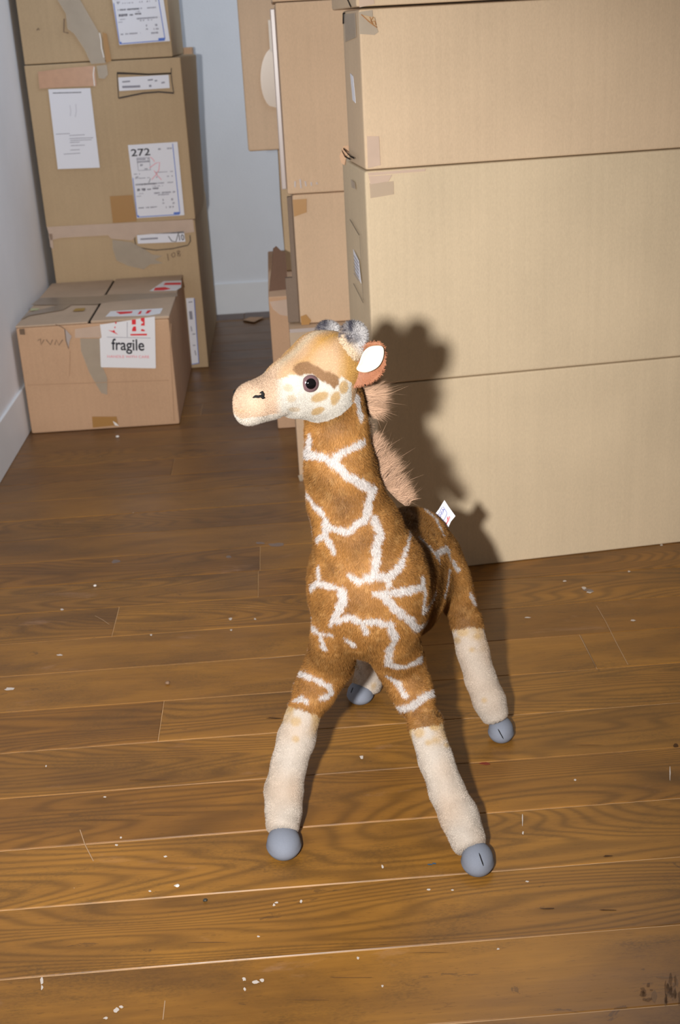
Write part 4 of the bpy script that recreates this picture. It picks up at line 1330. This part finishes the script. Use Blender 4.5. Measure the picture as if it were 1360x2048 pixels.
def coat_fur(P, N):
    x, y, hm, leg = region(P)
    ln_ = np.full(len(P), 0.0058)
    wd = np.full(len(P), 0.00058)
    dens = np.ones(len(P))
    ln_[leg > 0] = 0.0028; wd[leg > 0] = 0.0005; dens[leg > 0] = 1.2
    ln_[hm] = 0.0019; wd[hm] = 0.00048; dens[hm] = 1.9
    snoutm = hm & (x < 560)
    ln_[snoutm] = 0.0027
    eyed = np.hypot(x - 620, y - 767) < 19
    ln_[hm & eyed] = 0.0008
    n1 = np.stack([vnoise(P, 75, 20 + i) - 0.5 for i in range(3)], 1)
    flow = np.zeros_like(P); flow[:, 2] = -0.75
    flow[hm] = -HF * 0.8
    d = N * 0.62 + flow * (1 - np.abs(N @ np.array([0, 0, 1.0])))[:, None] + n1 * 1.0
    d[hm] = N[hm] * 0.8 + flow[hm] * 0.5
    # keep outward
    dn = (d * N).sum(1)
    d += N * np.clip(0.35 - dn, 0, None)[:, None]
    d /= np.linalg.norm(d, axis=1)[:, None]
    view = EYE - P; view /= np.linalg.norm(view, axis=1)[:, None]
    fc = (N * view).sum(1)
    dens = dens * np.where(fc > -0.25, 1.0, 0.45)
    return ln_, wd, d, dens


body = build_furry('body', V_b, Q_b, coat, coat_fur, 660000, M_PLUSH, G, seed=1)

# --- horns
M_HORN = M_PLUSH


def horn(base_px, top_px, r0, r1, mirrored, seed):
    b = node(*base_px, r0); t = node(*top_px, r1)
    if mirrored:
        b = (mirror(b[0]), b[1]); t = (mirror(t[0]), t[1])
    Vh, Qh = surface_nets([([b, t], 0, None)], 0.003)
    Vh = smooth_mesh(Vh, Qh, 2)
    ax = t[0] - b[0]; L_ = np.linalg.norm(ax); ax /= L_

    def cf(P, N):
        h = ((P - b[0]) @ ax) / L_
        nz = vnoise(P, 110, 4) - 0.5
        pale_side = N @ np.array([0.75, -0.2, 0.3])  # horn's own fur colours: pale on the right, dark patches opposite
        c = mixc(np.tile(np.array(srgb(204, 180, 150)), (len(P), 1)), np.array(srgb(196, 192, 190))[None, :], (h - 0.5) * 1 + pale_side * 1.6)
        dark = np.clip((h + nz * 0.7 - 0.72) * 3.5, 0, 1) * np.clip(1.3 - pale_side * 1.7, 0, 1)
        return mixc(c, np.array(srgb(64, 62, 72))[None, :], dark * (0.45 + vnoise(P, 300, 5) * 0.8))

    def ff(P, N):
        h = ((P - b[0]) @ ax) / L_
        l = np.where(h > 0.5, 0.006, 0.004)
        return l, np.full(len(P), 0.0007), N.copy(), np.ones(len(P))
    return build_furry('horn', Vh, Qh, cf, ff, 9000, M_HORN, G, seed)


horn((703, 700, 1.356), (707, 670, 1.354), 23, 24, False, 2)
horn((658, 692, 1.394), (656, 667, 1.396), 21, 22, False, 3)


# --- ears
def chaikin(P, it=2):
    P = [np.array(p, float) for p in P]
    for _ in range(it):
        Q = []
        for k in range(len(P)):
            a, b = P[k], P[(k + 1) % len(P)]
            Q += [a * 0.75 + b * 0.25, a * 0.25 + b * 0.75]
        P = Q
    return P


def ear(mirrored, seed):
    EARP = [(689, 724), (699, 708), (715, 696), (735, 686), (754, 684), (767, 692), (770, 716), (767, 740), (753, 758), (731, 769), (704, 773), (696, 764), (690, 745)]
    pts_ = chaikin(EARP)
    cc = np.mean(pts_, 0)
    R_, K = 9, len(pts_)
    front, back = [], []
    for r_ in range(R_ + 1):
        rr = max(r_ / R_, 0.02)
        for p in pts_:
            q = cc + (p - cc) * rr
            Y = 1.350 - 0.010 * (q[0] - 690) / 80
            front.append(at(q[0], q[1], Y + 0.006 * (1 - rr ** 2)))
            back.append(at(q[0], q[1], Y + 0.006 * (1 - rr ** 2) + 0.0085 * math.sqrt(max(0, 1 - rr ** 4)) + 0.001))
    V = np.concatenate([np.array(front), np.array(back)])
    off = (R_ + 1) * K
    Q = []
    for i in range(R_):
        for j in range(K):
            j2 = (j + 1) % K
            Q.append([i * K + j, i * K + j2, (i + 1) * K + j2, (i + 1) * K + j])
            Q.append([off + (i + 1) * K + j, off + (i + 1) * K + j2, off + i * K + j2, off + i * K + j])
    for j in range(K):
        j2 = (j + 1) % K
        Q.append([R_ * K + j, R_ * K + j2, off + R_ * K + j2, off + R_ * K + j])
    Q = np.array(Q)
    # inner felt: a smaller leaf laid on the front
    inner_poly = [c4(*p) for p in ((876, 388), (900, 350), (915, 300), (935, 262), (970, 236), (1020, 230), (1055, 235), (1063, 270), (1055, 320), (1030, 365), (985, 395), (930, 408))]
    ctr = np.mean(inner_poly, 0)
    Vi = []
    fine = chaikin(inner_poly)
    R = 6
    for r_ in range(R + 1):
        for p in fine:
            q = ctr + (np.array(p) - ctr) * (r_ / R)
            rr = r_ / R
            P = at(q[0], q[1], 1.3385 - 0.004 * (q[0] - 712) / 56 + 0.004 * (1 - rr ** 2))
            Vi.append(P)
    nf = len(fine)
    Fi = [[r_ * nf + k, r_ * nf + (k + 1) % nf, (r_ + 1) * nf + (k + 1) % nf, (r_ + 1) * nf + k] for r_ in range(R) for k in range(nf)]
    Vi = np.array(Vi)
    if mirrored:
        sh = np.array([0, 0, -0.024]) - HF * 0.004
        V = mirror(V) + sh; Vi = mirror(Vi) + sh; Q = Q[:, ::-1]
    tmp_ = mesh('tmp', V, [list(map(int, q)) for q in Q])
    bm = bmesh.new(); bm.from_mesh(tmp_)
    bmesh.ops.recalc_face_normals(bm, faces=bm.faces)
    bm.verts.index_update()
    Q = np.array([[v.index for v in f.verts] for f in bm.faces])
    bm.free()

    def cf(P, N):
        t = vnoise(P, 90, 31)
        return mixc(np.tile(np.array(srgb(146, 90, 62)), (len(P), 1)), np.array(srgb(176, 120, 86))[None, :], t)
    roots = mirror(at(700, 745, 1.35)) if mirrored else at(700, 745, 1.35)

    def ff(P, N):
        out = P - roots; out /= np.linalg.norm(out, axis=1)[:, None] + 1e-9
        d = N * 0.5 + out * 0.7; d /= np.linalg.norm(d, axis=1)[:, None]
        return np.full(len(P), 0.0045), np.full(len(P), 0.0006), d, np.ones(len(P))
    e = build_furry('ear', V, Q, cf, ff, 9000, M_PLUSH, G, seed)
    mi = mesh('inner_ear', Vi, Fi, True)
    io = link('inner_ear', mi, plain('cream_felt', srgb(204, 200, 178), 0.9, 0.1, noise=0.05, scale=200), e)
    sm = io.modifiers.new('thickness', 'SOLIDIFY'); sm.thickness = 0.0012; sm.offset = 0
    io['label'] = 'cream felt lining'
    return e


ear(False, 4)
ear(True, 5)


# --- eyes
def dome(name, C, N, r, depth, mat, parent, rings=10, seg=28, flat=1.0, inner=0.0):
    N = N / np.linalg.norm(N)
    a = np.cross(N, [0, 0, 1]); a /= np.linalg.norm(a); b = np.cross(N, a)
    V, Fc = [], []
    for i in range(rings + 1):
        t = inner + (1 - inner) * i / rings
        h = depth * math.sqrt(max(0, 1 - (t * 0.98) ** 2))
        for j in range(seg):
            an = j / seg * 2 * math.pi
            V.append(C + (a * math.cos(an) + b * math.sin(an)) * r * t + N * h)
    for i in range(rings):
        for j in range(seg):
            Fc.append([i * seg + j, i * seg + (j + 1) % seg, (i + 1) * seg + (j + 1) % seg, (i + 1) * seg + j])
    me = mesh(name, V, Fc, True)
    bm = bmesh.new(); bm.from_mesh(me)
    bmesh.ops.remove_doubles(bm, verts=bm.verts, dist=1e-6)
    bmesh.ops.recalc_face_normals(bm, faces=bm.faces)
    bm.to_mesh(me); bm.free()
    return link(name, me, mat, parent)


M_IRIS = plain('mauve_brown_iris', srgb(98, 76, 78), 0.12, 0.6)
M_PUP = plain('glossy_black_pupil', srgb(12, 10, 12), 0.03, 0.7)
EP, EN = hit(620, 767)
EN = EN * 0.6 + (EYE - EP) / np.linalg.norm(EYE - EP) * 0.5
EN /= np.linalg.norm(EN)
r_e = rad(EP, 17.5)
for mir in (False, True):
    C, Nn = (EP, EN) if not mir else (mirror(EP), EN - 2 * (EN @ HS) * HS)
    C = C + Nn * 0.0004
    ey = dome('eye', C, Nn, r_e, r_e * 0.45, M_IRIS, G)
    dome('pupil', C + Nn * r_e * 0.13, Nn, r_e * 0.73, r_e * 0.42, M_PUP, ey)

# --- nostrils: stitched black marks
def tube(name, pts, r, mat, parent, seg=8):
    V, Fc = [], []
    pts = [np.array(p, float) for p in pts]
    for i, p in enumerate(pts):
        d = pts[min(i + 1, len(pts) - 1)] - pts[max(i - 1, 0)]; d /= np.linalg.norm(d) + 1e-12
        a = np.cross(d, [0.3, 0.2, 0.93]); a /= np.linalg.norm(a); b = np.cross(d, a)
        rr = r * (0.35 if i in (0, len(pts) - 1) else 1)
        for j in range(seg):
            an = j / seg * 2 * math.pi
            V.append(p + (a * math.cos(an) + b * math.sin(an)) * rr)
    for i in range(len(pts) - 1):
        for j in range(seg):
            Fc.append([i * seg + j, i * seg + (j + 1) % seg, (i + 1) * seg + (j + 1) % seg, (i + 1) * seg + j])
    Fc.append(list(range(seg))[::-1]); Fc.append([(len(pts) - 1) * seg + j for j in range(seg)])
    return link(name, mesh(name, V, Fc, True), mat, parent)


M_STITCH = plain('black_thread', srgb(26, 26, 26), 0.8, 0.2)


def surf(px, py, lift):
    h, n_ = hit(px, py)
    return h + n_ * lift


n1_ = [surf(*c4(x, y), 0.0030) for x, y in ((212, 570), (228, 562), (245, 566), (258, 562), (270, 572), (282, 572))]
n2_ = [surf(*c4(x, y), 0.0032) for x, y in ((252, 545), (262, 540), (270, 552), (274, 566))]
tube('nostril', n1_, 0.0016, M_STITCH, G)
tube('nostril', n2_, 0.0016, M_STITCH, G)
n3_ = []
for p in n1_:
    loc, nr, _, _ = bvh.find_nearest(Vector(mirror(p)))
    n3_.append(np.array(loc) + np.array(nr) * 0.0022)
tube('nostril', n3_, 0.0014, M_STITCH, G)

# --- hooves
M_HOOF = plain('grey_suede_hoof', srgb(126, 132, 144), 0.85, 0.15, noise=0.07, scale=500)


def hoof(px, py, rx, ry, slit, tilt=0.0):
    z = None
    r = rx * 0.0006
    P = at_z(px, py, 0.02)
    rxm = rad(P, rx); rym = rad(P, ry)
    P = at_z(px, py, rym * 0.93)
    bm = bmesh.new()
    bmesh.ops.create_uvsphere(bm, u_segments=36, v_segments=24, radius=1)
    fy = np.array([P[0] - EYE[0], P[1] - EYE[1], 0]); fy /= np.linalg.norm(fy)
    fx = np.array([fy[1], -fy[0], 0])
    for v in bm.verts:
        x, y, z_ = v.co
        zz = z_ * (0.92 if z_ < 0 else 1.0)
        if z_ < -0.62: zz = -0.92 * (0.62 + (abs(z_) - 0.62) * 0.35) - 0.0
        xs = x * (1 + 0.06 * (z_ < 0))
        q = P + fx * xs * rxm + fy * y * rxm * 1.32 + np.array([0, 0, zz * rym * 0.98])
        v.co = Vector(q)
    mn = min(v.co.z for v in bm.verts)
    for v in bm.verts: v.co.z -= mn
    me = bpy.data.meshes.new('hoof'); bm.to_mesh(me)
    tree = BVHTree.FromBMesh(bm)
    bm.free()
    me.polygons.foreach_set('use_smooth', [True] * len(me.polygons))
    h = link('hoof', me, M_HOOF, G)
    if slit:
        pts = []
        for k in range(7):
            t = k / 6
            x = slit[0] * (1 - t) + slit[2] * t; y = slit[1] * (1 - t) + slit[3] * t
            loc, nr, _, _ = tree.ray_cast(Vector(EYE), Vector(ray(x, y)))
            if loc: pts.append(np.array(loc) + np.array(nr) * 0.0001)
        if len(pts) > 2: tube('hoof_slit', pts, 0.0008, M_STITCH, h, 6)
    return h


hoof(567, 1679, 34, 31, None)
hoof(955, 1712, 32, 32, (958, 1706, 967, 1732))
hoof(1002, 1454, 25, 27, (996, 1458, 1007, 1478))
hoof(720, 1381, 26, 22, (706, 1375, 702, 1386))

# --- mane: long tan tufts along the back of the neck
def mane():
    rs = np.random.RandomState(3)
    groups = [([(716, 762), (722, 785), (727, 805), (731, 832)], 3800, (0.95, 0.10), 0.014, 0.036),
              ([(724, 832), (730, 862), (733, 893)], 500, (0.4, 0.1), 0.010, 0.015),
              ([(732, 893), (742, 922), (758, 950), (776, 975), (800, 1000), (816, 1012)], 5200, (0.72, 0.55), 0.008, 0.040)]
    V = []; Fc = []; C = []; NN = []
    clump = rs.normal(0, 0.22, (24, 3))
    for pts, n, (dx, dz), l0, l1 in groups:
        pts = np.array(pts, float)
        seg = np.linalg.norm(np.diff(pts, axis=0), axis=1); cum = np.concatenate([[0], np.cumsum(seg)])
        for k in range(n):
            s = rs.uniform(0, cum[-1])
            i = min(np.searchsorted(cum, s, 'right') - 1, len(pts) - 2)
            t = (s - cum[i]) / seg[i]
            q = pts[i] * (1 - t) + pts[i + 1] * t
            u = s / cum[-1]
            r0 = at(q[0] + rs.uniform(-6, 1), q[1], 1.405 + rs.uniform(-0.006, 0.012) + 0.012 * u)
            cl = clump[int(u * 17) % 24]
            L_ = rs.uniform(l0, l1) * (0.45 + 0.75 * math.sin(math.pi * (0.12 + 0.76 * u)))
            if n > 4000: L_ *= 1.0 - 0.30 * u
            if rs.rand() < 0.02: L_ *= 1.45
            d = np.array([dx, 0.25, dz]) + rs.normal(0, 0.17, 3) + cl
            d[2] += 0.40 - 0.60 * u
            d /= np.linalg.norm(d)
            d2 = d + np.array([0.1, 0, 0.25]) * rs.uniform(-0.9, 1.4) + rs.normal(0, 0.22, 3)
            d2 /= np.linalg.norm(d2)
            side = np.cross(d, rs.normal(0, 1, 3)); side /= np.linalg.norm(side)
            w = 0.00019
            m1 = r0 + d * L_ * 0.5; m2 = m1 + d2 * L_ * 0.5
            b = len(V)
            V += [r0 - side * w, r0 + side * w, m1 - side * w * 0.8, m1 + side * w * 0.8, m2]
            Fc += [[b, b + 1, b + 3, b + 2], [b + 2, b + 3, b + 4]]
            c = np.array(srgb(188, 152, 124)) * rs.uniform(0.6, 1.35)
            C += [c * 0.7, c * 0.7, c, c, c * 1.25]  # root shading and lighter tips painted into the hair tint
            nr = np.array([0.35, -0.8, 0.4])
            NN += [nr] * 5
    me = mesh('mane', V, Fc)
    ca = me.attributes.new('tint', 'FLOAT_COLOR', 'POINT')
    ca.data.foreach_set('color', np.concatenate([np.clip(np.array(C), 0, .95), np.ones((len(C), 1))], 1).astype(np.float32).ravel())
    na = me.attributes.new('pile_normal', 'FLOAT_VECTOR', 'POINT')
    na.data.foreach_set('vector', np.array(NN).astype(np.float32).ravel())
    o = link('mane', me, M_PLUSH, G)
    o['label'] = 'long tan hair tufts'


mane()

# --- sewn-in cloth tag on the rump
TA, TB, TC_ = at(872, 1036, 1.635), at(890, 1001, 1.635), at(910, 1030, 1.625)
tn = np.cross(TB - TA, TC_ - TA); tn /= np.linalg.norm(tn)
if tn @ (EYE - TA) < 0: tn = -tn
FTG = Face(TA, tn)
tagp = patch('cloth_tag', G, FTG, [(866, 1034), (878, 1018), (889, 1000), (898, 1014), (911, 1032), (902, 1043), (896, 1057), (884, 1062)], plain('white_satin_tag', srgb(222, 222, 230), 0.5, 0.3), off=0, thick=0.0006)
M_TAGB = plain('navy_thread', srgb(58, 70, 150), 0.6)
M_TAGR = plain('red_thread', srgb(214, 70, 74), 0.6)
ct = lambda x, y: (860 + x / 22.667, 990 + y / 22.667)
text('tag_lettering', tagp, FTG, 'HANSA', ct(395, 1200), ct(690, 640), 11, M_TAGB, off=0.0009, bold=0.014)
strokes('tag_frame', tagp, FTG, [[ct(250, 1030), ct(430, 820), ct(540, 570), ct(610, 530), ct(770, 790), ct(770, 860), ct(680, 1060), ct(530, 1280)]], 0.0007, M_TAGB, off=0.0009)
strokes('tag_script', tagp, FTG, [[ct(730, 1370), ct(800, 1210), ct(800, 1060), ct(780, 970), ct(850, 1120), ct(850, 1010), ct(880, 960), ct(910, 1020), ct(880, 1090)], [ct(740, 1280), ct(820, 1200), ct(870, 1100)]], 0.0010, M_TAGR, off=0.0009)
patch('tag_red_shape', tagp, FTG, [ct(500, 1310), ct(600, 1290), ct(650, 1180), ct(670, 1280), ct(640, 1390)], M_TAGR, off=0.0008, thick=0.0002)
